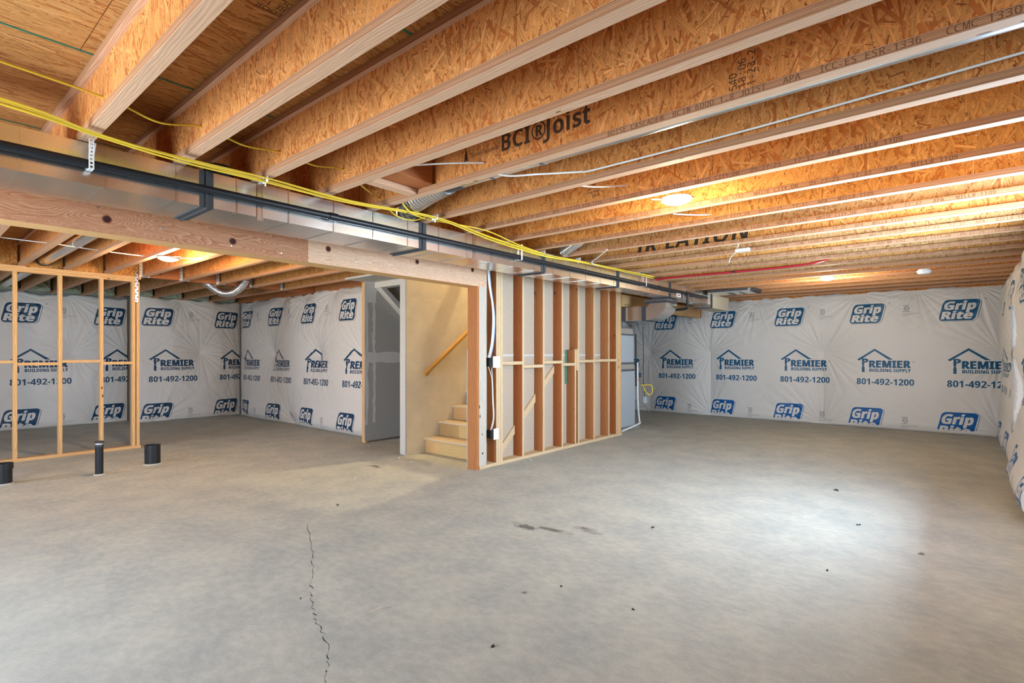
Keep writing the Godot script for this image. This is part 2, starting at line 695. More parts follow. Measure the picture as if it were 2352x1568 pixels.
func facing_print(ink: Vector3, ink_low: Vector3) -> ImageTexture:
	var paper := Vector3(226, 223, 219)
	pbuf = PackedByteArray()
	pbuf.resize(PW * PH * 3)
	for k in PW * PH:
		pbuf[k * 3] = 226
		pbuf[k * 3 + 1] = 223
		pbuf[k * 3 + 2] = 219
	# upper mark
	p_logo(0.12, 1.80, 0.335, true, ink, paper)
	p_text("R", Vector2(0.69, 2.125), Vector2(0.016, 0.02), 0.0, 0.0, ink)
	p_etl(0.93, 2.03, paper)
	# supplier's mark: roof, long P like a brush, name, telephone
	var bx := 0.235
	p_fill(PackedVector2Array([Vector2(bx, 1.175), Vector2(bx + 0.255, 1.362), Vector2(bx + 0.515, 1.175), Vector2(bx + 0.45, 1.175), Vector2(bx + 0.255, 1.325), Vector2(bx + 0.03, 1.155)]), ink)
	p_text("P", Vector2(bx + 0.075, 1.085), Vector2(0.085, 0.105), 0.0, 0.004, ink)
	p_fill(PackedVector2Array([Vector2(bx + 0.07, 0.955), Vector2(bx + 0.11, 0.955), Vector2(bx + 0.11, 1.04), Vector2(bx + 0.102, 1.06), Vector2(bx + 0.102, 1.15), Vector2(bx + 0.078, 1.15), Vector2(bx + 0.078, 1.06), Vector2(bx + 0.07, 1.04)]), ink)
	p_text("REMIER", Vector2(bx + 0.18, 1.04), Vector2(0.565, 0.115), 0.0, 0.006, ink)
	p_text("BUILDING SUPPLY", Vector2(bx + 0.18, 0.965), Vector2(0.57, 0.055), 0.0, 0.0015, ink)
	p_ring(Vector2(bx + 0.79, 1.14), 0.014, 0.004, Vector3(120, 126, 136), paper)
	p_text("801-492-1200", Vector2(bx - 0.005, 0.745), Vector2(0.80, 0.105), 0.0, 0.001, ink)
	# lower mark, cut off by the hem
	p_logo(0.085, -0.055, 0.40, false, ink_low, paper)
	p_etl(0.91, 0.165, paper)
	return as_texture(pbuf, PW, PH)

func make_textures() -> void:
	tex.osb = strand_board(9500, 30.0, 140.0, PI / 2, 0.62, 5)
	tex.osb_deck = strand_board(7500, 50.0, 190.0, 0.0, 0.26, 6)
	tex.wood = sawn_wood(3, 0.085, 5)
	tex.wood2 = sawn_wood(8, 0.13, 6)
	tex.lamina = lamination()
	tex.veneer = veneer_face()
	tex.concrete = concrete()
	tex.fine = grain_grey(31, 0.12, 0.82)
	tex.blotch = grain_grey(32, 0.01, 0.92)
	tex.rough2 = grain_grey(35, 0.35, 0.80)
	tex.rough = grain_grey(33, 0.3, 0.2)
	tex.spangle = grain_grey(34, 0.10, 0.84)
	tex.facing_dark = facing_print(Vector3(30, 66, 98), Vector3(30, 66, 98))
	tex.facing_blue = facing_print(Vector3(26, 90, 130), Vector3(10, 92, 164))

# ---------------------------------------------------------------- materials
func sm(n: String, c: Color, rough := 0.8, metal := 0.0, t: Texture2D = null, scale := Vector3.ONE, tri_world := false) -> StandardMaterial3D:
	var m := StandardMaterial3D.new()
	m.resource_name = n
	m.albedo_color = c
	m.roughness = rough
	m.metallic = metal
	m.metallic_specular = 0.4
	if t:
		m.albedo_texture = t
		m.uv1_scale = scale
	if tri_world:
		m.uv1_triplanar = true
		m.uv1_world_triplanar = true
	mats[n] = m
	return m

func bump(n: String, t: Texture2D, cm: float) -> void:
	var m: StandardMaterial3D = mats[n]
	m.heightmap_enabled = true
	m.heightmap_texture = t
	m.heightmap_scale = cm

func c8(r: int, g: int, b: int) -> Color:
	return Color8(r, g, b)

func make_materials() -> void:
	var ow := Vector3(1 / 1.2, 1 / 1.2, 1)
	sm("osb_brown", c8(255, 214, 172), 0.85, 0.0, tex.osb, ow)
	sm("osb_gold", c8(248, 224, 178), 0.85, 0.0, tex.osb, ow)
	sm("osb_tan", c8(226, 220, 210), 0.85, 0.0, tex.osb, ow)
	sm("osb_deck", c8(220, 198, 164), 0.85, 0.0, tex.osb_deck, ow)
	for k in ["osb_brown", "osb_gold", "osb_tan", "osb_deck"]:
		bump(k, mats[k].albedo_texture, 0.05)
	var ww := Vector3(1 / 2.4, 1 / 0.6, 1)
	sm("flange", c8(236, 190, 154), 0.7, 0.0, tex.wood, Vector3(1 / 2.4, 1 / 0.45, 1))
	sm("flange_side", c8(236, 190, 154), 0.75, 0.0, tex.lamina, Vector3(1 / 1.6, 1 / 0.036, 1))
	sm("fir", c8(208, 138, 84), 0.7, 0.0, tex.wood2, ww)
	sm("fir_red", c8(200, 120, 66), 0.7, 0.0, tex.wood2, ww)
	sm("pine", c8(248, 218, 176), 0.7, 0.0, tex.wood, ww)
	sm("pine_warm", c8(245, 196, 136), 0.7, 0.0, tex.wood, ww)
	sm("post_pale", c8(232, 222, 208), 0.75, 0.0, tex.wood, ww)
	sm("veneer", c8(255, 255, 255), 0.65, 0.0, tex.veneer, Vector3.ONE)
	sm("veneer_edge", c8(240, 190, 128), 0.7, 0.0, tex.wood, Vector3(1 / 2.4, 1 / 0.06, 1))
	sm("dark_ply", c8(150, 96, 56), 0.8)
	sm("knot", c8(70, 46, 36), 0.8)
	sm("concrete", c8(217, 218, 210), 0.74, 0.0, tex.concrete, Vector3(0.2, 0.2, 0.2), true)
	bump("concrete", tex.rough, 0.02)
	sm("concrete_base", c8(120, 114, 104), 0.9)
	sm("concrete_wall", c8(176, 174, 170), 0.9, 0.0, tex.concrete, Vector3(0.3, 0.3, 0.3), true)
	sm("stain", c8(203, 200, 193), 0.7, 0.0, tex.concrete, Vector3(0.4, 0.4, 0.4), true)
	sm("stain_pale", c8(226, 222, 214), 0.8, 0.0, tex.concrete, Vector3(0.4, 0.4, 0.4), true)
	sm("drywall", c8(214, 208, 198), 0.9, 0.0, tex.fine, Vector3(0.8, 0.8, 0.8), true)
	sm("drywall_back", c8(212, 190, 166), 0.9, 0.0, tex.fine, Vector3(0.8, 0.8, 0.8), true)
	sm("paper_grey", c8(188, 183, 175), 0.9, 0.0, tex.fine, Vector3(0.8, 0.8, 0.8), true)
	sm("mud", c8(206, 202, 196), 0.9)
	sm("plaster_cream", c8(226, 214, 188), 0.85, 0.0, tex.blotch, Vector3(0.5, 0.5, 0.5), true)
	sm("white_paint", c8(232, 230, 224), 0.6)
	sm("galvanized", c8(246, 244, 238), 0.24, 1.0, tex.spangle, Vector3(2.6, 2.6, 2.6), true)
	sm("galvanized_bright", c8(222, 222, 220), 0.2, 1.0)
	sm("foil", c8(236, 236, 236), 0.22, 0.95)
	sm("mastic", c8(64, 64, 66), 0.7)
	sm("steel_strap", c8(205, 205, 202), 0.38, 1.0)
	sm("plastic_white", c8(238, 238, 236), 0.4)
	sm("black_iron", c8(40, 41, 44), 0.38, 0.35)
	sm("black_plastic", c8(34, 34, 34), 0.45)
	sm("yellow_wire", c8(222, 188, 52), 0.5)
	sm("white_wire", c8(232, 228, 220), 0.5)
	sm("blue_wire", c8(70, 130, 190), 0.5)
	sm("red_pex", c8(170, 28, 40), 0.4)
	sm("ink", c8(76, 52, 34), 0.9)
	sm("ink_soft", c8(112, 74, 46), 0.9)
	sm("spray_black", c8(56, 44, 30), 0.9)
	sm("green_edge", c8(46, 116, 92), 0.8)
	sm("cabinet", c8(180, 190, 198), 0.4, 0.15)
	sm("tape_dark", c8(92, 94, 98), 0.5)
	sm("foam", c8(176, 186, 160), 0.9)
	sm("facing_dark", c8(246, 242, 238), 0.42, 0.0, tex.facing_dark, Vector3.ONE)
	sm("facing_blue", c8(246, 244, 242), 0.42, 0.0, tex.facing_blue, Vector3.ONE)
	sm("facing_plain", c8(238, 236, 234), 0.35)
	sm("handrail", c8(232, 180, 92), 0.5, 0.0, tex.wood, ww)
	sm("tread", c8(226, 202, 166), 0.85, 0.0, tex.rough2, Vector3(6, 6, 1))
	sm("debris_dark", c8(70, 60, 50), 0.8)
	sm("debris_pale", c8(210, 200, 186), 0.8)
	sm("brick_red", c8(150, 60, 40), 0.6)
	sm("window_vinyl", c8(236, 236, 234), 0.4)
	var g := StandardMaterial3D.new()
	g.resource_name = "window_glass"
	g.albedo_color = Color(0.9, 0.95, 0.95, 0.08)
	g.transparency = BaseMaterial3D.TRANSPARENCY_ALPHA
	g.roughness = 0.02
	mats.glass = g
	var e := sm("lamp_lens", c8(255, 246, 226), 0.4)
	e.emission_enabled = true
	e.emission = Color(1.0, 0.9, 0.72)
	e.emission_energy_multiplier = 7.0
	sm("sticker", c8(150, 200, 160), 0.7)
	sm("green_tape", c8(70, 150, 130), 0.7)
	sm("pine_stair", c8(232, 198, 138), 0.7, 0.0, tex.wood, ww)
	sm("pine_stair2", c8(214, 176, 120), 0.7, 0.0, tex.wood2, ww)
	sm("bead_blue", c8(176, 192, 204), 0.7)
	sm("mud_grey", c8(208, 204, 198), 0.9)
	sm("duct_board", c8(206, 198, 176), 0.7)
	sm("lens_unlit", c8(240, 240, 238), 0.35)

# ---------------------------------------------------------------- room shell
func V(x: float, y: float, z: float) -> Vector3:
	return Vector3(x, y, z)

func build_shell() -> void:
	# floor slab, split along the crack that crosses it
	var fl := struct_node("floor")
	var crack := [V(-3.936, 0, -2.208), V(-3.684, 0, -2.028), V(-3.383, 0, -1.882), V(-3.115, 0, -1.745), V(-2.923, 0, -1.637), V(-2.775, 0, -1.541), V(-2.655, 0, -1.479), V(-2.561, 0, -1.422), V(-2.416, 0, -1.362), V(-2.309, 0, -1.310), V(-2.221, 0, -1.295), V(-2.133, 0, -1.259), V(-2.037, 0, -1.216), V(-1.966, 0, -1.162), V(-1.880, 0, -1.109), V(-1.5, 0, -0.9), V(-1.1, 0, -0.72)]
	var line := PackedVector2Array()
	var r := RandomNumberGenerator.new()
	r.seed = 4
	for k in crack.size() - 1:
		for s in 5:
			var p: Vector3 = crack[k].lerp(crack[k + 1], s / 5.0)
			var j := 0.0 if k == 0 and s == 0 else 0.011
			line.append(Vector2(p.x + r.randf_range(-j, j) * 0.6, p.z + r.randf_range(-j, j)))
	line.append(Vector2(-1.1, -0.72))
	var far := PackedVector2Array([Vector2(-12.5, -2.9)])
	var near := PackedVector2Array([Vector2(-12.5, -2.9)])
	for k in line.size():
		var wide := 0.0021 * minf(1.0, minf(k / 6.0, (line.size() - 1 - k) / 6.0)) * r.randf_range(0.5, 1.4)
		far.append(line[k] + Vector2(-wide * 0.5, -wide))
		near.append(line[k] + Vector2(wide * 0.5, wide))
	far.append_array(PackedVector2Array([Vector2(0.9, 0.35), Vector2(0.9, -11.3), Vector2(-12.5, -11.3)]))
	near.append_array(PackedVector2Array([Vector2(0.9, 0.35), Vector2(0.9, 3.3), Vector2(-12.5, 3.3)]))
	for poly in [far, near]:
		var b := nb()
		var ids := Geometry2D.triangulate_polygon(poly)
		for k in range(0, ids.size(), 3):
			var p := V(poly[ids[k]].x, 0, poly[ids[k]].y)
			var q := V(poly[ids[k + 1]].x, 0, poly[ids[k + 1]].y)
			var s := V(poly[ids[k + 2]].x, 0, poly[ids[k + 2]].y)
			if (q - p).cross(s - p).y < 0:
				tri(b, p, s, q)
			else:
				tri(b, p, q, s)
		part(fl, "slab", b, mats.concrete)
	part(fl, "slab_base", boxed(V(-12.5, -0.25, -11.3), V(0.9, -0.03, 3.3)), mats.concrete_base)
	# damp and dusty marks on the slab
	var marks := [[-2.42, -3.01, 0.20, 0.10, "stain"], [-2.18, -3.16, 0.20, 0.08, "stain"], [-1.98, -3.28, 0.18, 0.06, "stain"], [-2.30, -0.66, 0.045, 0.07, "stain"], [-2.12, -0.86, 0.04, 0.05, "stain"], [-2.2, -1.62, 0.025, 0.09, "stain_pale"], [-2.72, -2.72, 0.07, 0.02, "stain_pale"], [-5.05, -3.55, 0.28, 0.09, "stain_pale"], [-5.4, -3.75, 0.16, 0.05, "stain_pale"], [-4.6, -4.0, 0.12, 0.05, "stain_pale"], [-4.2, -4.6, 0.07, 0.03, "stain_pale"], [-0.15, -4.28, 0.04, 0.05, "stain"], [-1.75, -2.2, 0.03, 0.03, "stain"]]
	for m in marks:
		for piece in 3:
			var b := nb()
			var c := V(m[0] + r.randf_range(-1, 1) * m[2] * 0.6, 0.0008, m[1] + r.randf_range(-1, 1) * m[3] * 0.6)
			var ring := []
			for k in 18:
				var rad := r.randf_range(0.45, 1.0)
				ring.append(c + V(cos(TAU * k / 18.0) * m[2] * rad * 0.6, 0, -sin(TAU * k / 18.0) * m[3] * rad * 0.6))
			for k in 18:
				tri(b, c, ring[k], ring[(k + 1) % 18])
			part(fl, "stain", b, mats[m[4]])
	# concrete walls
	structure("wall_back", boxed(V(-12.5, 0, -11.25), V(0.9, 2.9, -11.05), 0), mats.concrete_wall)
	var wr := nb()
	var holes := [[-5.40, -3.85]]
	var z0 := -11.25
	for hwin in holes:
		box(wr, V(0.68, 0, z0), V(0.9, 2.9, hwin[0]))
		box(wr, V(0.68, 0, hwin[0]), V(0.9, 0.95, hwin[1]))
		box(wr, V(0.68, 2.1, hwin[0]), V(0.9, 2.9, hwin[1]))
		z0 = hwin[1]
	box(wr, V(0.68, 0, z0), V(0.9, 2.9, 2.4))
	structure("wall_right", wr, mats.concrete_wall)
	var wb := nb()
	box(wb, V(-12.5, 0, 2.2), V(-8.0, 2.9, 2.4))
	box(wb, V(-8.0, 0, 2.2), V(-6.4, 0.95, 2.4))
	box(wb, V(-8.0, 2.1, 2.2), V(-6.4, 2.9, 2.4))
	box(wb, V(-6.4, 0, 2.2), V(-4.35, 2.9, 2.4))
	box(wb, V(-4.35, 2.05, 2.2), V(-2.05, 2.9, 2.4))
	box(wb, V(-2.05, 0, 2.2), V(0.9, 2.9, 2.4))
	structure("wall_rear", wb, mats.concrete_wall)
	var wl := nb()
	box(wl, V(-12.5, 0, -3.0), V(-12.15, 2.9, 3.3))
	box(wl, V(-12.5, 0, -5.0), V(-11.62, 2.9, -3.0))
	structure("wall_left", wl, mats.concrete_wall)
	structure("wall_inner", boxed(V(-12.5, 0, -5.05), V(-6.7, 2.9, -4.85), 0), mats.concrete_wall)
	structure("wall_far_left", boxed(V(-7.2, 0, -11.05), V(-7.0, 2.9, -5.05), 2), mats.concrete_wall)
	make_window("window_1", V(0.79, 0.95, -5.40), V(0.79, 2.1, -3.85))
	make_window("added_window_2", V(-8.0, 0.95, 2.3), V(-6.4, 2.1, 2.3))  # unseen opening added to go with the rear fill light
	make_window("added_window_3", V(-4.35, 0.03, 2.3), V(-2.05, 2.05, 2.3))  # unseen door opening added behind the camera for its fill light
	# timber rim above the concrete
	structure("trim_1", boxed(V(-7.0, 2.33, -11.05), V(0.68, JT, -11.0), 0), mats.osb_brown)
	structure("trim_2", boxed(V(0.66, 2.335, -11.0), V(0.68, JT, 3.1), 2), mats.osb_brown)
	structure("trim_3", boxed(V(-11.6, 2.33, -4.85), V(-6.7, JT, -4.79), 0), mats.fir)
	# floor deck overhead: slab of the storey above, with strand board sheets under it
	var ce := struct_node("ceiling")
	var slab := nb()
	box(slab, V(-12.5, 2.646, -4.35), V(0.9, 2.9, 3.3))
	box(slab, V(-12.5, 2.646, -11.25), V(-5.40, 2.9, -4.35))
	box(slab, V(-4.10, 2.646, -11.25), V(0.9, 2.9, -4.35))
	box(slab, V(-5.40, 2.646, -11.25), V(-4.10, 2.9, -7.5))
	part(ce, "upper_floor", slab, mats.concrete_wall)
	for kx in range(-8, 4):
		var xa := -2.97 + 1.22 * kx
		for kz in 6:
			var za := 3.1 - 2.44 * kz - (1.22 if kx % 2 == 0 else 0.0)
			var lo := V(maxf(xa, -12.4), JT + 0.0015, maxf(za - 2.437, -11.05))
			var hi := V(minf(xa + 1.217, 0.88), 2.645, minf(za, 3.1))
			if hi.x - lo.x < 0.1 or hi.z - lo.z < 0.1:
				continue
			if hi.x > -5.4 and lo.x < -4.1 and lo.z < -4.35:
				lo.z = maxf(lo.z, -4.35)
				if hi.z - lo.z < 0.1:
					continue
			part(ce, "panel", boxed(lo, hi, 2), mats.osb_deck)
		if kx == 0:
			var down := Basis(V(0, 0, 1), V(-1, 0, 0), V(0, -1, 0))
			for q in 4:
				lettering(ce, "sheet_stamp", ["APA", "24 OC", "EXPOSURE 1", "STURD-I-FLOOR"][q], "Droid Sans", 0.040, V(-1.93 - q * 0.042, JT + 0.0008, [-1.10, -1.08, -1.16, -1.20][q]), down, mats.ink)
		if kx >= -1 and kx <= 1:
			part(ce, "painted_edge", boxed(V(xa - 0.010, JT - 0.0005, -4.3), V(xa + 0.002, JT + 0.006, 3.0), 2), mats.green_edge, "green painted sheet edge")

func make_window(n: String, lo: Vector3, hi: Vector3) -> void:
	var w := struct_node(n)
	var along := V(0, 0, 1) if absf(hi.z - lo.z) > 0.1 else V(1, 0, 0)
	var out := V(1, 0, 0) if along.z > 0.5 else V(0, 0, 1)
	var L := (hi - lo).dot(along)
	var H := hi.y - lo.y
	var fr := nb()
	for q in [[0.0, 0.0, L, 0.06], [0.0, H - 0.06, L, H], [0.0, 0.06, 0.06, H - 0.06], [L - 0.06, 0.06, L, H - 0.06], [L / 2 - 0.025, 0.06, L / 2 + 0.025, H - 0.06]]:
		var a: Vector3 = lo + along * q[0] + V(0, q[1], 0) - out * 0.03
		var c: Vector3 = lo + along * q[2] + V(0, q[3], 0) + out * 0.03
		box(fr, a, c)
	part(w, "window_frame", fr, mats.window_vinyl)
	for k in 2:
		var gl := nb()
		var a := lo + along * (0.06 if k == 0 else L / 2 + 0.025) + V(0, 0.06, 0) - out * 0.003
		var c := lo + along * (L / 2 - 0.025 if k == 0 else L - 0.06) + V(0, H - 0.06, 0) + out * 0.003
		var p := a
		var q := V(c.x if along.x > 0.5 else a.x, a.y, c.z if along.z > 0.5 else a.z)
		quad(gl, p, q, q + V(0, c.y - a.y, 0), p + V(0, c.y - a.y, 0))
		part(w, "pane", gl, mats.glass)

# ---------------------------------------------------------------- joists
func joist(x0: float, x1: float, zf: float, web: String, label: String, group: String, split := true) -> Node3D:
	var j := thing("floor_joist", V((x0 + x1) / 2, JB, zf - 0.03), label, "joist", group)
	for q in [["bottom_flange", JB], ["top_flange", JT - 0.036]]:
		var y: float = q[1]
		var fl := part(j, q[0], board(V(x0, y, zf - 0.0586), V(x1, y + 0.036, zf - 0.0004), 0, 0.001), mats.flange)
		# the sawn sides show the brown edges of the laminations
		for side in 2:
			var b1 := nb()
			var za := zf - 0.0004 if side == 0 else zf - 0.059
			box(b1, V(x0, y + 0.001, za), V(x1, y + 0.035, za + 0.0004), 0, Vector2(rng.randf() * 4.0, -y))
			part(fl, "laminated_side", b1, mats.flange_side)
	# web sheets butt together every 1.2 m or so
	var b := nb()
	var xx := x0
	var off := Vector2(rng.randf() * 5, rng.randf() * 5)
	while xx < x1 - 0.01:
		var xe := minf(xx + 1.219, x1)
		box(b, V(xx, JB + 0.036, zf - 0.0345), V(xe - 0.002, JT - 0.036, zf - 0.0245), 0, off + Vector2(rng.randf() * 3, rng.randf() * 3))
		xx = xe
	part(j, "web", b, mats[web])
	return j

const FLANGE_PRINT := "BOISE CASCADE®  BCI® 6000 1.8 JOIST   APA   ICC-ES ESR-1336   CCMC 13300-R   HUD MR-1242   WHITE CITY,OR   05-27-25   17:37   APA   MILL# 1109"

func build_joists() -> void:
	var zs := [-0.605, -1.015, -1.43, -1.84]
	for k in 18:
		zs.append(-2.252 - 0.4880 * k)
	var webs := ["osb_brown", "osb_brown", "osb_brown", "osb_brown", "osb_brown", "osb_brown", "osb_gold", "osb_gold", "osb_gold", "osb_tan", "osb_gold", "osb_tan", "osb_gold", "osb_tan", "osb_gold", "osb_tan", "osb_gold", "osb_gold", "osb_tan", "osb_gold", "osb_gold", "osb_tan"]
	var start := {4: -1.285, 6: -3.086, 7: -2.876, 8: -3.3, 9: -2.68, 10: -3.2, 11: -2.436, 12: -2.14, 13: -2.37, 14: -2.5}
	for k in zs.size():
		var z: float = zs[k]
		var lab := "long wooden I-joist with strand board web crossing over the main duct"
		var x0 := -8.44
		if k == 4:
			lab = "I-joist stencilled with large black letters, silver pipe along its side"
		elif k == 10:
			lab = "I-joist with black spray-painted letters on its web"
		elif k > 8:
			x0 = -4.18
			lab = "wooden I-joist with printed lower flange running towards the white wall"
		var nth := ["", "first", "second", "third", "fourth", "fifth", "sixth", "seventh", "eighth", "ninth", "tenth", "eleventh", "twelfth"]
		if k < 4:
			lab = "wooden I-joist over the main duct, %s before the stencilled joist" % nth[4 - k]
		elif k > 4 and k < 10:
			lab = "wooden I-joist over the main duct, %s past the stencilled joist" % nth[k - 4]
		elif k > 10:
			lab = "wooden I-joist of the far room, %s past the spray-painted joist" % nth[k - 10]
		var g := "ceiling joists over the main duct" if k < 9 else "ceiling joists of the far room"
		if k < 4:
			x0 = -8.514
		var j := joist(x0, 0.66, z, webs[k], lab, g if k != 4 and k != 10 else "")
		if start.has(k):
			lettering(j, "flange_print", FLANGE_PRINT, "Droid Sans Mono", 0.034, V(start[k], JB + 0.0175, z + 0.0006), Basis(), mats.ink_soft)
		if k == 4:
			web_print(j, z)
		if k == 6:
			var tb := Basis(Vector3(0, 0, 1), PI / 2)
			for q in 3:
				lettering(j, "date_print", ["-21-26", "03:43", "540"][q], "Droid Sans Mono", 0.042, V(-2.00 + q * 0.034, 2.395, z - 0.0238), tb, mats.ink)
		if k == 10:
			lettering(j, "spray_letters", "IR", "Droid Sans", 0.24, V(-2.62, 2.425, z - 0.0238), Basis(V(1.05, 0, 0), V(0.22, 1, 0), V(0, 0, 1)), mats.spray_black, true, 700)
			lettering(j, "spray_letters", "LATION", "Droid Sans", 0.22, V(-2.30, 2.435, z - 0.0238), Basis(V(1.05, 0, 0), V(0.22, 1, 0), V(0, 0, 1)), mats.spray_black, true, 700)
			part(j, "tag", boxed(V(-2.46, 2.47, z - 0.0245), V(-2.32, 2.50, z - 0.0225)), mats.sticker)
		if k < 9:
			joist(-12.0, -8.516 if k < 4 else -8.585, z, "osb_tan", "short I-joist end running into green foam, %s from the short wall's corner" % ["ninth", "eighth", "seventh", "sixth", "fifth", "fourth", "third", "second", "first"][k], "joist ends over the left wall")

func web_print(j: Node3D, z: float) -> void:
	var zz := z - 0.0238
	lettering(j, "web_print", "BCI®", "Droid Sans", 0.135, V(-2.0, 2.485, zz), Basis(), mats.ink, true, 700)
	lettering(j, "web_print", "Joist", "Droid Sans", 0.135, V(-1.68, 2.485, zz), Basis(), mats.ink, true, 700)
	lettering(j, "web_print", "BoiseCascade", "Droid Serif", 0.036, V(-2.235, 2.475, zz), Basis(), mats.ink)
	var tree := nb()
	for k in 4:
		var y := 2.45 + k * 0.016
		var w := 0.024 - k * 0.005
		tri(tree, V(-2.275 - w, y, zz), V(-2.275 + w, y, zz), V(-2.275, y + 0.026, zz))
	part(j, "tree_mark", tree, mats.ink)
	var tb := Basis(Vector3(0, 0, 1), PI / 2)
	for q in 3:
		lettering(j, "date_print", ["1-23-25", "18:06", "540"][2 - q], "Droid Sans Mono", 0.042, V(-0.705 + q * 0.036, 2.375, zz), tb, mats.ink)

# ---------------------------------------------------------------- beams and posts
func build_beams() -> void:
	var bm := thing("support_beam", V(-4.09, 2.02, -2.2), "four-ply laminated wooden beam with dark knots beside the duct", "beam")
	for k in 4:
		var x := -4.0 - 0.0445 * k
		var b := nb()
		var lo := V(x - 0.044, 2.02, -4.325)
		var hi := V(x, 2.322, 0.68)
		if k == 0:
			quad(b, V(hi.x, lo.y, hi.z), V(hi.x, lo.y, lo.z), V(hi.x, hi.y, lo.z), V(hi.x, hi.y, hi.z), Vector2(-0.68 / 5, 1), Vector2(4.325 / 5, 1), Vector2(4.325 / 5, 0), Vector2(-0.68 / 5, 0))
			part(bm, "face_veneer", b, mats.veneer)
			b = nb()
			hi.x -= 0.001
		box(b, lo, hi, 2, Vector2(k * 1.7, k))
		part(bm, "ply", b, mats.veneer_edge)
	for q in [[2.17, -0.83], [2.105, -1.17], [2.06, -1.61], [2.06, -1.98], [2.08, -2.65], [2.10, -3.0]]:
		var bolts := nb()
		lathe(bolts, V(-3.999, q[0], q[1]), [Vector2(0.0, 0.003), Vector2(0.005, 0.003), Vector2(0.0065, 0.0)], 10, V(1, 0, 0))
		part(bm, "screw_head", bolts, mats.steel_strap)
	# post under the end of the beam
	var po := thing("beam_post", V(-4.07, 0, -4.25), "pale square timber post carrying the end of the laminated beam", "post")
	part(po, "timber", board(V(-4.14, 0.038, -4.325), V(-4.0, 2.02, -4.205), 1, 0.004), mats.post_pale)
	part(po, "trimmer", board(V(-4.145, 0.0, -4.205), V(-4.0, 2.02, -4.171), 1, 0.002), mats.fir)
	var kn := nb()
	lathe(kn, V(-4.0, 0.175, -4.262), [Vector2(0.0, 0.0006), Vector2(0.011, 0.0006), Vector2(0.012, 0.0)], 14, V(1, 0, 0))
	part(po, "knot", kn, mats.knot)
	kn = nb()
	lathe(kn, V(-4.0, 0.385, -4.258), [Vector2(0.0, 0.0006), Vector2(0.007, 0.0006), Vector2(0.008, 0.0)], 12, V(1, 0, 0))
	part(po, "knot", kn, mats.knot)
	# header over the furnace alcove
	var hd := thing("header_beam", V(-4.07, 2.02, -9.1), "laminated header beam above the furnace bay", "beam")
	part(hd, "timber", board(V(-4.14, 2.02, -10.79), V(-4.0, 2.215, -7.475), 2), mats.pine_warm)
	part(hd, "end_block", board(V(-4.15, 2.018, -10.83), V(-3.99, 2.217, -10.795), 1), mats.fir_red)
	# solid blocking between two joists beside the duct
	var bl := thing("joist_blocking", V(-2.7, JB, -2.05), "short reddish lumber block fitted between two ceiling joists", "block")
	part(bl, "block", board(V(-2.86, JB + 0.037, -2.250), V(-2.55, JT - 0.04, -1.902), 2), mats.fir_red)
	part(bl, "ledger", board(V(-2.78, JB + 0.002, -2.245), V(-2.70, JB + 0.036, -1.905), 2), mats.flange)

func stud(parent: Node3D, z0: float, z1: float, y0: float, y1: float, m: String, xf := -4.0, xb := -4.14) -> void:
	var o := part(parent, "stud", board(V(xb, y0, z0), V(xf - 0.0006, y1, z1), 1), mats[m])
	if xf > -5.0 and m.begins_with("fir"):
		# front strip coloured paler to carry the strong light on the room side
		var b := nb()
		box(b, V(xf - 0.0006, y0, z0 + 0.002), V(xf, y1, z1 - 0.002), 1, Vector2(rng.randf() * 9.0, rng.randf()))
		part(o, "lit_edge", b, mats.pine)

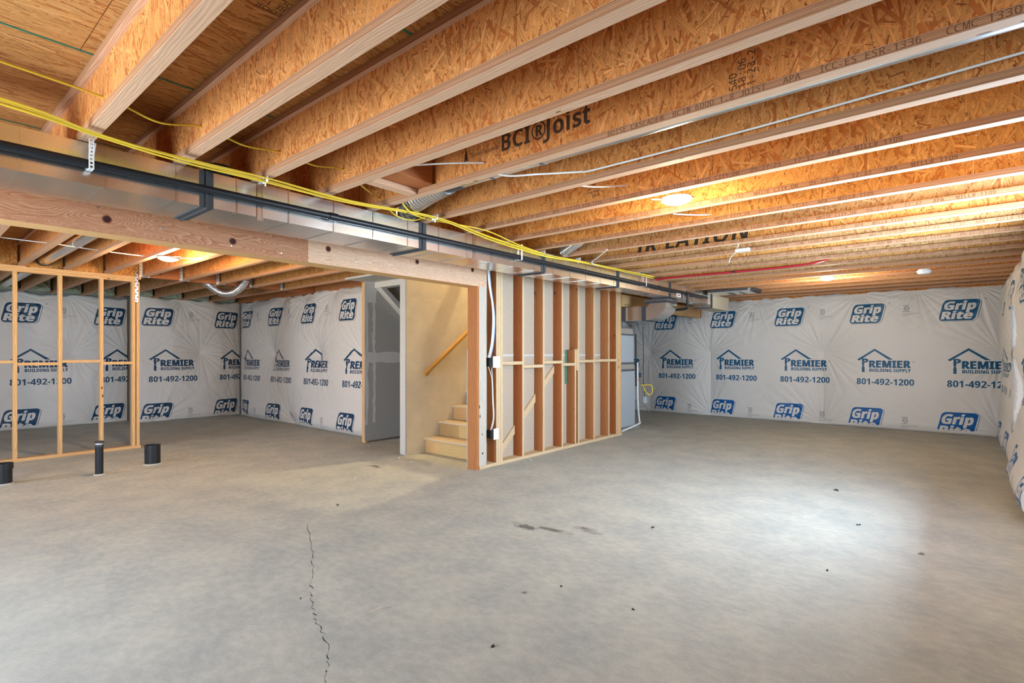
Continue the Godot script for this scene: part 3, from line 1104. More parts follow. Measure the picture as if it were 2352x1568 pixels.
func build_centre_wall() -> void:
	var w := thing("stud_wall", V(-4.07, 0, -5.8), "open timber stud wall with drywall behind, under the metal duct", "stud wall")
	part(w, "bottom_plate", board(V(-4.14, 0, -7.46), V(-4.0, 0.038, -4.21), 2), mats.pine)
	for k in 2:
		part(w, "top_plate", board(V(-4.14, 2.248 + k * 0.0382, -7.46), V(-4.0, 2.286 + k * 0.0382, -4.33), 2), mats.pine)
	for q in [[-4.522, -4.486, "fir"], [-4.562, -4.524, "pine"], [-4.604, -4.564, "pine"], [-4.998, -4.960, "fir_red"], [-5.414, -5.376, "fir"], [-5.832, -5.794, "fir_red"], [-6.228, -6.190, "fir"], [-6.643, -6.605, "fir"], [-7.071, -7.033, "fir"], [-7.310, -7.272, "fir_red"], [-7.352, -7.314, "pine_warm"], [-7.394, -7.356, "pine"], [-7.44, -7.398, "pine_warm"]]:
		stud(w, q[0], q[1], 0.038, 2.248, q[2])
	# half-height jack stud beside the fifth bay
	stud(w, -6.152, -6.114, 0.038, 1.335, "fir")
	part(w, "jack_stud", board(V(-4.05, 1.05, -6.188), V(-3.985, 1.345, -6.154), 1), mats.pine)
	for q in [[-4.96, -4.604, 1.150], [-5.376, -4.998, 1.105], [-5.794, -5.414, 1.150], [-6.114, -5.832, 1.115], [-6.605, -6.228, 1.155], [-7.033, -6.643, 1.160], [-7.272, -7.071, 1.160]]:
		part(w, "blocking", board(V(-4.09, q[2], q[0]), V(-4.0, q[2] + 0.038, q[1]), 2), mats.pine)
	# gypsum sheets on the far side, joint at 1.22 m
	for q in [[0.01, 1.255, -5.9, -4.21], [1.265, 2.33, -5.9, -4.21], [0.01, 1.255, -7.46, -5.905], [1.265, 2.33, -7.46, -5.905]]:
		part(w, "drywall_panel", boxed(V(-4.153, q[0], q[2]), V(-4.1405, q[1], q[3])), mats.drywall_back)
	part(w, "joint_compound", boxed(V(-4.1404, 1.247, -7.27), V(-4.137, 1.273, -4.60), 2), mats.mud)
	part(w, "green_tape", boxed(V(-4.1404, 0.86, -6.105), V(-4.130, 1.33, -6.075), 1), mats.green_tape, "green strip of board edge")
	# diagonal let-in brace seen between the studs, following the stair behind
	for q in [[-4.68, -4.96, 0.06, 0.30], [-5.0, -5.376, 0.33, 0.66], [-5.414, -5.79, 0.70, 1.02]]:
		var b := nb()
		var h := 0.10
		var c := [V(-4.1395, q[2], q[0]), V(-4.118, q[2], q[0]), V(-4.118, q[3], q[1]), V(-4.1395, q[3], q[1])]
		hexa(b, [c[0], c[3], c[2], c[1], c[0] + V(0, h, 0), c[3] + V(0, h, 0), c[2] + V(0, h, 0), c[1] + V(0, h, 0)])
		part(w, "stair_skirt", b, mats.pine)
	# electrical boxes and their cables
	var sw := thing("light_switch", V(-4.0, 1.13, -4.44), "white double light switch plate on a black box beside the post", "switch")
	part(sw, "box", boxed(V(-4.06, 1.135, -4.485), V(-3.992, 1.235, -4.36)), mats.black_plastic)
	var swp := part(sw, "plate", board(V(-3.992, 1.12, -4.545), V(-3.986, 1.25, -4.42), 1, 0.002), mats.plastic_white)
	for k in 2:
		part(swp, "rocker", board(V(-3.986, 1.150, -4.528 + k * 0.055), V(-3.981, 1.222, -4.492 + k * 0.055), 1, 0.002), mats.lens_unlit)
	var ol := thing("power_outlet", V(-4.0, 0.31, -4.43), "white wall outlet on a black box low beside the post", "outlet")
	part(ol, "box", boxed(V(-4.06, 0.325, -4.485), V(-3.992, 0.415, -4.39)), mats.black_plastic)
	var olp := part(ol, "plate", board(V(-3.992, 0.305, -4.515), V(-3.986, 0.43, -4.43), 1, 0.002), mats.plastic_white)
	for k in 2:
		part(olp, "receptacle", board(V(-3.986, 0.325 + k * 0.053, -4.489), V(-3.983, 0.357 + k * 0.053, -4.456), 1, 0.001), mats.lens_unlit)
	for k in 5:
		var dz := k * 0.011
		var b := nb()
		tube(b, smooth_path([V(-3.99, 2.26, -4.33 - dz * 0.7), V(-3.985, 2.05, -4.345 - dz * 0.8), V(-3.99, 1.85, -4.40 - dz * 0.6), V(-4.0, 1.65, -4.425 - dz), V(-4.005, 1.40, -4.405 - dz), V(-4.02, 1.23, -4.365 - dz * 1.2)], 8), 0.0045, 6)
		single("wall_cable", b, mats.blue_wire if k == 4 else mats.white_wire, "blue electrical cable running down to the double switch" if k == 4 else "white electrical cable running down to the double switch", "cable", "cables into the switch box")
	for k in 2:
		var b := nb()
		tube(b, smooth_path([V(-4.02, 1.14, -4.37 - k * 0.06), V(-4.01, 1.0, -4.42 - k * 0.012), V(-4.0, 0.75, -4.425 - k * 0.012), V(-4.0, 0.55, -4.435 - k * 0.012), V(-4.02, 0.41, -4.41 - k * 0.02)], 8), 0.0045, 6)
		single("outlet_cable", b, mats.white_wire, "white cable looping from the switch down to the outlet", "cable", "cables into the outlet box")

# ---------------------------------------------------------------- stairwell and closet
func build_stairs() -> void:
	var st := thing("staircase", V(-4.72, 0, -5.4), "raw timber stairs with pine risers and rounded strand board treads", "stairs")
	for k in 9:
		var z := -4.52 - 0.252 * k
		var y := 0.19 * k
		part(st, "riser", board(V(-5.02 if k == 0 else -4.9, y, z - 0.019), V(-4.16, y + 0.163, z), 0), mats.pine_stair)
		part(st, "riser_piece", board(V(-5.262, y, z - 0.0195), V(-5.021 if k == 0 else -4.901, y + 0.163, z - 0.0005), 0), mats.pine_warm if k != 1 else mats.pine_stair2)
		var b := nb()
		# tread with a bull nose
		var prof := []
		for q in 7:
			var a := -PI / 2 + PI * q / 6.0
			prof.append(Vector2(z + 0.018 + 0.0135 * cos(a), y + 0.1765 + 0.0135 * sin(a)))
		prof.append(Vector2(z - 0.252, y + 0.19))
		prof.append(Vector2(z - 0.252, y + 0.163))
		extrude_x(b, prof, -5.262, -4.16)
		part(st, "tread", b, mats.tread)
	# plastered walls of the stairwell; the storey above closes it in
	var wl := struct_node("wall_stair")
	part(wl, "plaster", boxed(V(-5.283, 0.0, -7.4), V(-5.27, 4.9, -4.215), 2), mats.plaster_cream)
	part(wl, "core", boxed(V(-5.36, 0.0, -7.4), V(-5.284, 4.9, -4.216), 2), mats.drywall)
	part(wl, "closet_side", boxed(V(-5.374, 0.0, -7.4), V(-5.361, 2.64, -4.215), 2), mats.drywall)
	part(wl, "end_cap", boxed(V(-5.376, 0.012, -4.2145), V(-5.268, 2.32, -4.198), 1), mats.drywall)
	part(wl, "corner_bead", boxed(V(-5.274, 0.012, -4.1975), V(-5.2665, 2.32, -4.195), 1), mats.bead_blue)
	part(wl, "far_plaster", boxed(V(-5.268, 0, -7.44), V(-4.155, 4.9, -7.4), 1), mats.plaster_cream)
	part(wl, "upper_right", boxed(V(-4.16, 2.34, -7.44), V(-4.08, 4.9, -4.3), 2), mats.plaster_cream)
	part(wl, "upper_front", boxed(V(-5.4, 2.64, -4.36), V(-4.08, 4.9, -4.26), 0), mats.plaster_cream)
	part(wl, "upper_left", boxed(V(-5.5, 2.64, -7.5), V(-5.37, 4.9, -4.3), 2), mats.drywall)
	part(wl, "upper_roof", boxed(V(-5.5, 4.9, -7.6), V(-4.0, 5.0, -4.2), 2), mats.drywall)
	# drywall edge beside the post, with its printed tape
	var ed := nb()
	var y := 0.02
	while y < 1.28:
		var h := rng.randf_range(0.03, 0.11)
		box(ed, V(-4.1565, y, -4.206), V(-4.147, y + h, -4.171 + rng.randf_range(-0.004, 0.002)))
		y += h
	part(wl, "torn_edge", ed, mats.bead_blue)
	# handrail
	var hr := thing("handrail", V(-5.2, 1.0, -4.45), "golden wooden handrail on a metal bracket along the stair wall", "handrail")
	var b := nb()
	tube(b, PackedVector3Array([V(-5.205, 1.01, -4.45), V(-5.205, 2.62, -6.66)]), 0.024, 12, 1.35)
	part(hr, "rail", b, mats.handrail)
	b = nb()
	tube(b, smooth_path([V(-5.27, 1.02, -4.55), V(-5.23, 1.01, -4.55), V(-5.206, 1.055, -4.552)], 5), 0.007, 8)
	lathe(b, V(-5.27, 1.02, -4.55), [Vector2(0.0, 0.006), Vector2(0.028, 0.005), Vector2(0.03, 0.0)], 16, V(1, 0, 0))
	var hb := part(hr, "bracket", b, mats.steel_strap)
	for q in 2:
		var nh := nb()
		lathe(nh, V(-5.264, 1.005 + q * 0.03, -4.55), [Vector2(0.0, 0.004), Vector2(0.004, 0.003), Vector2(0.005, 0.0)], 8, V(1, 0, 0))
		part(hb, "screw_head", nh, mats.mastic)
	# closet under the upper flight
	var cw := struct_node("wall_closet")
	part(cw, "end_stud", board(V(-6.56, 0.0, -4.475), V(-6.475, 2.30, -4.437), 1), mats.pine_warm)
	part(cw, "end_stud", board(V(-6.56, 2.301, -4.475), V(-6.475, 2.34, -4.42), 1), mats.fir)
	part(cw, "drywall_panel", boxed(V(-6.474, 0.03, -6.8), V(-6.461, 1.235, -4.42), 2), mats.paper_grey)
	part(cw, "drywall_panel", boxed(V(-6.474, 1.238, -6.8), V(-6.461, 2.32, -4.42), 2), mats.paper_grey)
	part(cw, "back_panel", boxed(V(-6.46, 0.0, -6.83), V(-5.375, 2.6, -6.8), 0), mats.paper_grey)
	for q in [[0.26, 2.28, -4.475, -4.43], [0.28, 1.19, -4.60, -4.555], [1.29, 2.05, -4.60, -4.55]]:
		part(cw, "joint_compound", blob_strip(-6.4605, q[0], q[1], q[2], q[3]), mats.mud_grey)
	part(cw, "joint_compound", blob_strip(-6.4600, 1.15, 1.30, -5.3, -4.43), mats.mud_grey)
	part(cw, "joint_compound", blob_strip(-6.4600, 2.02, 2.32, -4.62, -4.42), mats.mud_grey)
	part(cw, "soffit", boxed(V(-6.56, 2.32, -6.8), V(-5.376, 2.345, -4.16), 0), mats.drywall)
	part(cw, "soffit_header", boxed(V(-6.459, 2.235, -4.72), V(-5.377, 2.319, -4.585), 0), mats.drywall)
	var sl := nb()
	var za := -4.60
	var zb := -6.6
	var s := -0.86
	hexa(sl, [V(-6.459, 2.235, za), V(-6.33, 2.235, za), V(-6.33, 2.235 + s * (za - zb), zb), V(-6.459, 2.235 + s * (za - zb), zb), V(-6.459, 2.318, za), V(-6.33, 2.318, za), V(-6.33, 2.41 + s * (za - zb), zb), V(-6.459, 2.41 + s * (za - zb), zb)])
	part(cw, "sloped_soffit", sl, mats.drywall)
	# warm lamp on the landing above, out of sight
	lamp("stair_lamp", V(-4.75, 4.85, -6.4), "round ceiling lamp high above the timber stairs", Color(1.0, 0.93, 0.76), 5.5)
	# carton scrap behind the wall end
	var cs := thing("carton_scrap", V(-5.55, 0, -4.6), "torn grey carton lying in the closet doorway", "carton")
	var cb := nb()
	box(cb, V(-5.72, 0.10, -4.72), V(-5.45, 0.106, -4.50), 0, Vector2.ZERO)
	box(cb, V(-5.72, 0.0, -4.72), V(-5.715, 0.10, -4.50), 0, Vector2.ZERO)
	box(cb, V(-5.74, 0.09, -4.50), V(-5.62, 0.18, -4.494), 0, Vector2.ZERO)
	part(cs, "sheet", cb, mats.paper_grey)
	part(cs, "flap", boxed(V(-5.66, 0.0, -4.66), V(-5.46, 0.075, -4.652)), mats.white_paint)

func blob_strip(x: float, y0: float, y1: float, z0: float, z1: float) -> Dictionary:
	# trowelled strip with uneven edges on a plane facing +x
	var b := nb()
	var n := 14
	var up := y1 - y0 > z1 - z0
	var last := []
	for k in n + 1:
		var t := float(k) / n
		var j := rng.randf_range(-0.012, 0.012)
		var j2 := rng.randf_range(-0.012, 0.012)
		var a: Vector3
		var c: Vector3
		if up:
			a = V(x, lerpf(y0, y1, t), z0 + j)
			c = V(x, lerpf(y0, y1, t), z1 + j2)
		else:
			a = V(x, y0 + j, lerpf(z1, z0, t))
			c = V(x, y1 + j2, lerpf(z1, z0, t))
		if k > 0:
			if up:
				quad(b, last[1], last[0], a, c)
			else:
				quad(b, last[0], a, c, last[1])
		last = [a, c]
	return b

func extrude_x(b: Dictionary, prof: Array, x0: float, x1: float) -> void:
	# prof: (z, y), counter-clockwise seen from +x is not required; faces are drawn on both sides
	for k in prof.size():
		var a: Vector2 = prof[k]
		var c: Vector2 = prof[(k + 1) % prof.size()]
		quad(b, V(x0, a.y, a.x), V(x1, a.y, a.x), V(x1, c.y, c.x), V(x0, c.y, c.x), Vector2(x0, a.x), Vector2(x1, a.x), Vector2(x1, c.x + c.y), Vector2(x0, c.x + c.y))
	var pts := PackedVector2Array()
	for p in prof:
		pts.append(p)
	var ids := Geometry2D.triangulate_polygon(pts)
	for side in 2:
		var x := x0 if side == 0 else x1
		for k in range(0, ids.size(), 3):
			var p := V(x, pts[ids[k]].y, pts[ids[k]].x)
			var q := V(x, pts[ids[k + 1]].y, pts[ids[k + 1]].x)
			var r := V(x, pts[ids[k + 2]].y, pts[ids[k + 2]].x)
			if ((q - p).cross(r - p).x > 0) == (side == 1):
				tri(b, p, q, r)
			else:
				tri(b, p, r, q)

# ---------------------------------------------------------------- left room framing
func build_left_framing() -> void:
	var w := thing("partition_frame", V(-8.515, 0, -1.3), "bare stud partition without sheathing in front of the insulated wall", "stud wall")
	var x0 := -8.559
	var x1 := -8.47
	part(w, "bottom_plate", board(V(x0, 0, -2.24), V(x1, 0.038, -0.3), 2), mats.pine_warm)
	part(w, "top_plate", board(V(x0, 2.249, -2.19), V(x1, 2.286, -0.3), 2), mats.pine_warm)
	part(w, "top_plate", board(V(x0, 2.2865, -2.24), V(x1, 2.324, -0.3), 2), mats.pine_warm)
	for q in [[-1.008, 0.0], [-1.418, 0.0], [-1.832, 0.0], [-2.180, 0.0], [-2.228, 0.0], [-0.60, 0.0]]:
		stud(w, q[0], q[0] + 0.038, 0.038, 2.249, "pine_warm", x1, x0)
	for q in [[-0.970, -0.562, 1.165], [-1.380, -1.008, 1.138], [-1.794, -1.418, 1.166], [-2.142, -1.832, 1.138]]:
		part(w, "blocking", board(V(x0, q[2], q[0]), V(x1, q[2] + 0.036, q[1]), 2), mats.pine_warm)
	var sp := thing("metal_strap", V(x1, 1.98, -2.19), "perforated bright metal strap nailed over the doubled end stud", "strap")
	part(sp, "band", boxed(V(x1 + 0.001, 1.98, -2.208), V(x1 + 0.004, 2.46, -2.172), 1), mats.galvanized_bright)
	for k in 11:
		var b := nb()
		lathe(b, V(x1 + 0.004, 2.005 + k * 0.041, -2.181 - 0.018 * (k % 2)), [Vector2(0.0, 0.004), Vector2(0.007, 0.003), Vector2(0.009, 0.0)], 8, V(1, 0, 0))
		part(sp, "nail_head", b, mats.mastic)
	# strand board rim sheets closing the bays above the partition
	var zs := [-0.20, -0.605, -1.015, -1.43, -1.84, -2.252]
	for k in 5:
		var label: String = "square of strand board above the partition, %s from the metal strap" % ["fifth", "fourth", "third", "second", "first"][k]
		if k == 2:
			label = "strand board square with a round silver duct passing through it"
		single("rim_panel", boxed(V(-8.527, JB + 0.003, zs[k + 1] + 0.004), V(-8.516, JT - 0.004, zs[k] - 0.066), 2), mats.osb_gold, label, "rim panel", "rim panels above the partition" if k != 2 else "")
	# flush beam with joist hangers
	var fb := thing("flush_beam", V(-8.515, JB, -3.5), "flush timber beam with metal joist hangers in the left room", "beam")
	part(fb, "timber", board(V(-8.558, JB + 0.002, -4.78), V(-8.472, JT - 0.03, -2.26), 2), mats.fir_red)
	part(fb, "timber", board(V(-8.558, JB + 0.002, -2.258), V(-8.50, JT - 0.03, -2.24), 1), mats.fir)
	for k in 5:
		var z := -2.252 - 0.488 * k
		var b := nb()
		box(b, V(-8.470, JB - 0.002, z + 0.002), V(-8.425, JB + 0.21, z + 0.004))
		box(b, V(-8.470, JB - 0.002, z - 0.063), V(-8.425, JB + 0.21, z - 0.061))
		box(b, V(-8.470, JB - 0.004, z - 0.063), V(-8.425, JB - 0.002, z + 0.004))
		box(b, V(-8.470, JB - 0.002, z + 0.004), V(-8.467, JB + 0.21, z + 0.032))
		box(b, V(-8.470, JB - 0.002, z - 0.091), V(-8.467, JB + 0.21, z - 0.063))
		var hg := part(fb, "joist_hanger", b, mats.steel_strap)
		for q in 4:
			var nh := nb()
			lathe(nh, V(-8.467, JB + 0.04 + q * 0.05, z + 0.018), [Vector2(0.0, 0.003), Vector2(0.005, 0.002), Vector2(0.006, 0.0)], 8, V(1, 0, 0))
			part(hg, "nail_head", nh, mats.mastic)
	# sprayed foam in the rim bays over the left wall
	var edges := [0.2, -0.20, -0.605, -1.015, -1.43, -1.84, -2.252, -2.740, -3.228, -3.716, -4.204, -4.69]
	for k in 11:
		var za: float = edges[k] - 0.062
		var zb: float = edges[k + 1] + 0.003
		foam_fill(za, zb, -12.02 if za > -2.7 else -11.62, k)

func foam_fill(za: float, zb: float, x: float, sd: int) -> void:
	var cell := FastNoiseLite.new()
	cell.seed = sd
	cell.noise_type = FastNoiseLite.TYPE_CELLULAR
	cell.cellular_return_type = FastNoiseLite.RETURN_DISTANCE
	cell.frequency = 13.0
	var nz := 34
	var ny := 26
	var b := nb()
	for iy in ny + 1:
		for iz in nz + 1:
			var u := float(iz) / nz
			var v := float(iy) / ny
			var z := lerpf(za, zb, u)
			var y := lerpf(2.345, JT - 0.002, v)
			var d := 0.10 + 0.09 * (1.0 - clampf(-cell.get_noise_2d(z, y) * 0.0 + cell.get_noise_2d(z, y) + 1.0, 0.0, 1.0)) + 0.05 * (1.0 - v)
			if iz == 0 or iz == nz or iy == ny or iy == 0:
				d = 0.0
			b.v.append(V(x + d, y, z))
			b.t.append(Vector2(z, y))
			b.n.append(V(1, 0, 0))
	grid_finish(b, nz + 1, ny + 1)
	single("foam_fill", b, mats.foam, "lumpy pale green foam in a joist bay, %s from the short wall's corner" % ["eleventh", "tenth", "ninth", "eighth", "seventh", "sixth", "fifth", "fourth", "third", "second", "first"][sd], "foam", "foam in the joist bays of the left wall")

func grid_finish(b: Dictionary, w: int, h: int) -> void:
	# rows of w points, h rows; u to the right, v up, seen from the front
	for y in h:
		for x in w:
			var l: Vector3 = b.v[y * w + maxi(x - 1, 0)]
			var r: Vector3 = b.v[y * w + mini(x + 1, w - 1)]
			var d: Vector3 = b.v[maxi(y - 1, 0) * w + x]
			var u: Vector3 = b.v[mini(y + 1, h - 1) * w + x]
			b.n[y * w + x] = (r - l).cross(u - d).normalized()
	for y in h - 1:
		for x in w - 1:
			var k := y * w + x
			b.i.append_array(PackedInt32Array([k, k + w, k + 1, k + 1, k + w, k + w + 1]))

# ---------------------------------------------------------------- insulation blankets
# o: lower left corner on the wall, right: direction of reading, out: into the room
# pins: points (metres along, height) where the blanket is held to the wall; seams: vertical lines held down
func blanket(called: String, o: Vector3, right: Vector3, out: Vector3, length: float, height: float, depth: float, pins: Array, seams: Array, print_at: float, m: String, label: String, step := 0.017, sag := 0.0, group := "") -> MeshInstance3D:
	var r := RandomNumberGenerator.new()
	r.seed = int(length * 1000) + pins.size()
	var nx := int(length / step) + 1
	var ny := int(height / step) + 1
	var wob := noise(0.9, 2, r.randi() % 1000)
	var crease := noise(5.0, 3, r.randi() % 1000)
	var ph := []
	for p in pins:
		ph.append([r.randf() * TAU, r.randf() * TAU, r.randf() * TAU, r.randi_range(15, 19), r.randi_range(25, 31), r.randi_range(40, 47)])
	var b := nb()
	b.v.resize(nx * ny)
	b.n.resize(nx * ny)
	b.t.resize(nx * ny)
	for iy in ny:
		var y := height * iy / (ny - 1)
		for ix in nx:
			var x := length * ix / (nx - 1)
			var q := Vector2(x, y)
			var near := 9.0
			var pleat := 0.0
			for k in pins.size():
				var dv: Vector2 = q - pins[k]
				var d := dv.length()
				near = minf(near, d)
				if d < 1.1:
					var a := dv.angle()
					var p: Array = ph[k]
					var f: float = absf(sin(a * p[3] * 0.5 + p[0] + d * 0.8)) * 0.55 + 0.3 * sin(a * p[4] + p[1]) + 0.15 * sin(a * p[5] + p[2])
					pleat += f * exp(-d / 0.42) * smoothstep(0.02, 0.16, d)
			for s in seams:
				# seam: x, low y, high y
				var dy := maxf(maxf(s[1] - y, y - s[2]), 0.0)
				near = minf(near, Vector2(x - s[0], dy).length())
			var hem := minf(y / 0.10, 1.0)
			var top := minf((height - y) / 0.14, 1.0)
			var puff := 1.0 - exp(-pow(near / 0.30, 1.15))
			var bulge := depth * puff * (0.55 + 0.45 * sqrt(clampf(hem, 0.0, 1.0))) * (0.30 + 0.70 * sqrt(clampf(top, 0.0, 1.0)))
			bulge += sag * exp(-pow((y - 0.16) / 0.2, 2.0)) * puff
			bulge += 0.026 * pleat + 0.012 * wob.get_noise_2d(x, y) * puff + 0.0022 * crease.get_noise_2d(x * 0.6 + y * 0.5, y * 0.35 - x * 0.4) * 2.0
			b.v[iy * nx + ix] = o + right * x + V(0, y - 0.012 * (1.0 - top) * (0.5 + wob.get_noise_2d(x * 3.0, 9.0) * 3.0), 0) + out * (0.02 + bulge)
			b.t[iy * nx + ix] = Vector2((x + print_at) / 1.22, 1.0 - y / 2.33)
	grid_finish(b, nx, ny)
	# turned-back edges so that the blanket has thickness
	var ring := PackedInt32Array()
	for ix in nx:
		ring.append(ix)
	for iy in range(1, ny):
		ring.append(iy * nx + nx - 1)
	for ix in range(nx - 2, -1, -1):
		ring.append((ny - 1) * nx + ix)
	for iy in range(ny - 2, 0, -1):
		ring.append(iy * nx)
	for k in ring.size():
		var p: Vector3 = b.v[ring[k]]
		var c: Vector3 = b.v[ring[(k + 1) % ring.size()]]
		var pb := p - out * ((p - o).dot(out) - 0.004)
		var cb := c - out * ((c - o).dot(out) - 0.004)
		var t := Vector2(0.02, 0.3)
		quad(b, p, pb, cb, c, t, t, t, t)
	return single(called, b, mats[m], label, "insulation", group)

func build_blankets() -> void:
	# far wall, in three lengths
	var R := V(1, 0, 0)
	var O := V(0, 0, 1)
	# logos sit at x = -4.555, -3.393 ... ; in the picture one repeat the logo's left edge is at 0.12
	blanket("insulation_blanket", V(-1.82, 0.004, -11.04), R, O, 2.40, 2.345, 0.10, [Vector2(0.012, 1.31), Vector2(0.0, 0.02), Vector2(2.12, 2.34), Vector2(1.35, 2.34), Vector2(0.55, 2.34), Vector2(2.38, 1.3), Vector2(2.38, 0.05)], [[0.0, 0.0, 1.31], [2.40, 0.0, 2.3]], -0.29, "facing_blue", "printed white insulation blanket ending in the right corner of the far wall", 0.015)
	blanket("insulation_blanket", V(-3.86, 0.004, -11.04), R, O, 2.04, 2.345, 0.10, [Vector2(0.0, 1.30), Vector2(0.0, 0.05), Vector2(2.03, 1.31), Vector2(2.0, 0.03), Vector2(0.9, 2.34), Vector2(1.6, 2.34), Vector2(0.25, 2.34)], [[0.0, 0.0, 1.3], [2.04, 0.0, 1.31]], 0.11, "facing_blue", "printed white insulation blanket in the middle of the far wall", 0.015)
	blanket("insulation_blanket", V(-6.9, 0.004, -11.04), R, O, 3.04, 2.345, 0.10, [Vector2(3.03, 1.30), Vector2(3.03, 0.05), Vector2(1.70, 1.32), Vector2(1.6, 0.03), Vector2(0.6, 1.3), Vector2(2.4, 2.34), Vector2(1.2, 2.34)], [[3.04, 0.0, 1.3], [1.70, 0.0, 0.3]], 0.73, "facing_blue", "printed white insulation blanket behind the furnace", 0.016)
	# right wall: two lengths, bulging, with the window beyond the second
	var RZ := V(0, 0, 1)
	var OX := V(-1, 0, 0)
	blanket("insulation_blanket", V(0.67, 0.004, -11.0), RZ, OX, 3.95, 2.36, 0.14, [Vector2(0.1, 1.3), Vector2(1.9, 1.35), Vector2(3.9, 1.5), Vector2(2.0, 2.35), Vector2(3.0, 2.35), Vector2(1.0, 2.35)], [[0.0, 0.0, 2.3], [3.95, 0.9, 1.7]], 0.4, "facing_blue", "bulging printed insulation blanket on the right wall by the far corner", 0.018, 0.05)
	blanket("insulation_blanket", V(0.67, 0.004, -7.04), RZ, OX, 1.55, 2.36, 0.17, [Vector2(0.02, 1.5), Vector2(1.5, 1.3)], [[0.0, 0.9, 1.7]], 0.1, "facing_blue", "loose printed insulation blanket on the right wall beside the window", 0.018, 0.10)
	# left room
	var OL := V(1, 0, 0)
	var RL := V(0, 0, -1)
	blanket("insulation_blanket", V(-12.12, 0.004, -0.2), RL, OL, 2.78, 2.31, 0.13, [Vector2(0.5, 1.28), Vector2(1.95, 1.3), Vector2(2.75, 1.3), Vector2(0.45, 0.03), Vector2(1.1, 2.30), Vector2(1.9, 2.30), Vector2(2.3, 0.03)], [[2.78, 0.0, 2.3]], 0.32, "facing_dark", "printed insulation blanket behind the bare stud partition", 0.017)
	blanket("insulation_blanket", V(-11.60, 0.004, -3.0), RL, OL, 1.83, 2.33, 0.15, [Vector2(1.05, 1.30), Vector2(1.80, 1.25), Vector2(0.05, 1.2), Vector2(0.72, 2.32), Vector2(1.78, 0.03), Vector2(0.3, 0.03)], [[0.0, 0.0, 2.3], [1.83, 0.0, 2.3]], 0.06, "facing_dark", "printed insulation blanket right of the partition up to the corner", 0.016)
	blanket("insulation_blanket", V(-11.45, 0.004, -4.84), R, O, 4.72, 2.335, 0.15, [Vector2(0.05, 1.25), Vector2(1.50, 1.27), Vector2(3.15, 1.27), Vector2(2.25, 0.03), Vector2(0.1, 0.03), Vector2(4.5, 1.2), Vector2(0.5, 2.32), Vector2(1.9, 2.32), Vector2(2.7, 2.32), Vector2(3.6, 2.32)], [[0.0, 0.0, 2.3]], -0.11, "facing_dark", "puffed printed insulation blanket on the short wall left of the stairs", 0.017, 0.04)
	# bright crumpled flap where two lengths meet on the right wall
	var b := nb()
	var n := 60
	var r := RandomNumberGenerator.new()
	r.seed = 9
	for k in n + 1:
		var t := float(k) / n
		var y := lerpf(0.52, 1.74, t)
		var wide := 0.012 + 0.075 * exp(-pow((y - 0.92) / 0.26, 2.0)) + 0.03 * exp(-pow((y - 1.5) / 0.2, 2.0))
		if absf(y - 1.30) < 0.05:
			wide *= 0.4
		for s in 7:
			var u := s / 6.0
			b.v.append(V(0.42 + wide * u + r.randf_range(-0.003, 0.003), y, -6.93 - 0.05 * sin(u * 2.6) + r.randf_range(-0.006, 0.006)))
			b.n.append(V(0, 0, 1))
			b.t.append(Vector2(u, t))
	grid_finish(b, 7, n + 1)
	single("torn_flap", b, mats.facing_plain, "bright crumpled plastic flap at the blanket joint on the right wall", "plastic flap")

# ---------------------------------------------------------------- main duct
func duct_front(z: float) -> float:
	return -3.276 + 0.0123 * (-z - 0.33)

func duct_back(z: float) -> float:
	return -3.70 + 0.0362 * (-z - 0.375)

func duct_box(z0: float, z1: float, grow: float, y0: float, y1: float) -> Dictionary:
	var b := nb()
	var c := [V(duct_back(z0) - grow, y0, z0), V(duct_front(z0) + grow, y0, z0), V(duct_front(z1) + grow, y0, z1), V(duct_back(z1) - grow, y0, z1)]
	var t := []
	for p in c:
		t.append(V(p.x, y1, p.z))
	hexa(b, [c[0], c[1], c[2], c[3], t[0], t[1], t[2], t[3]])
	return b

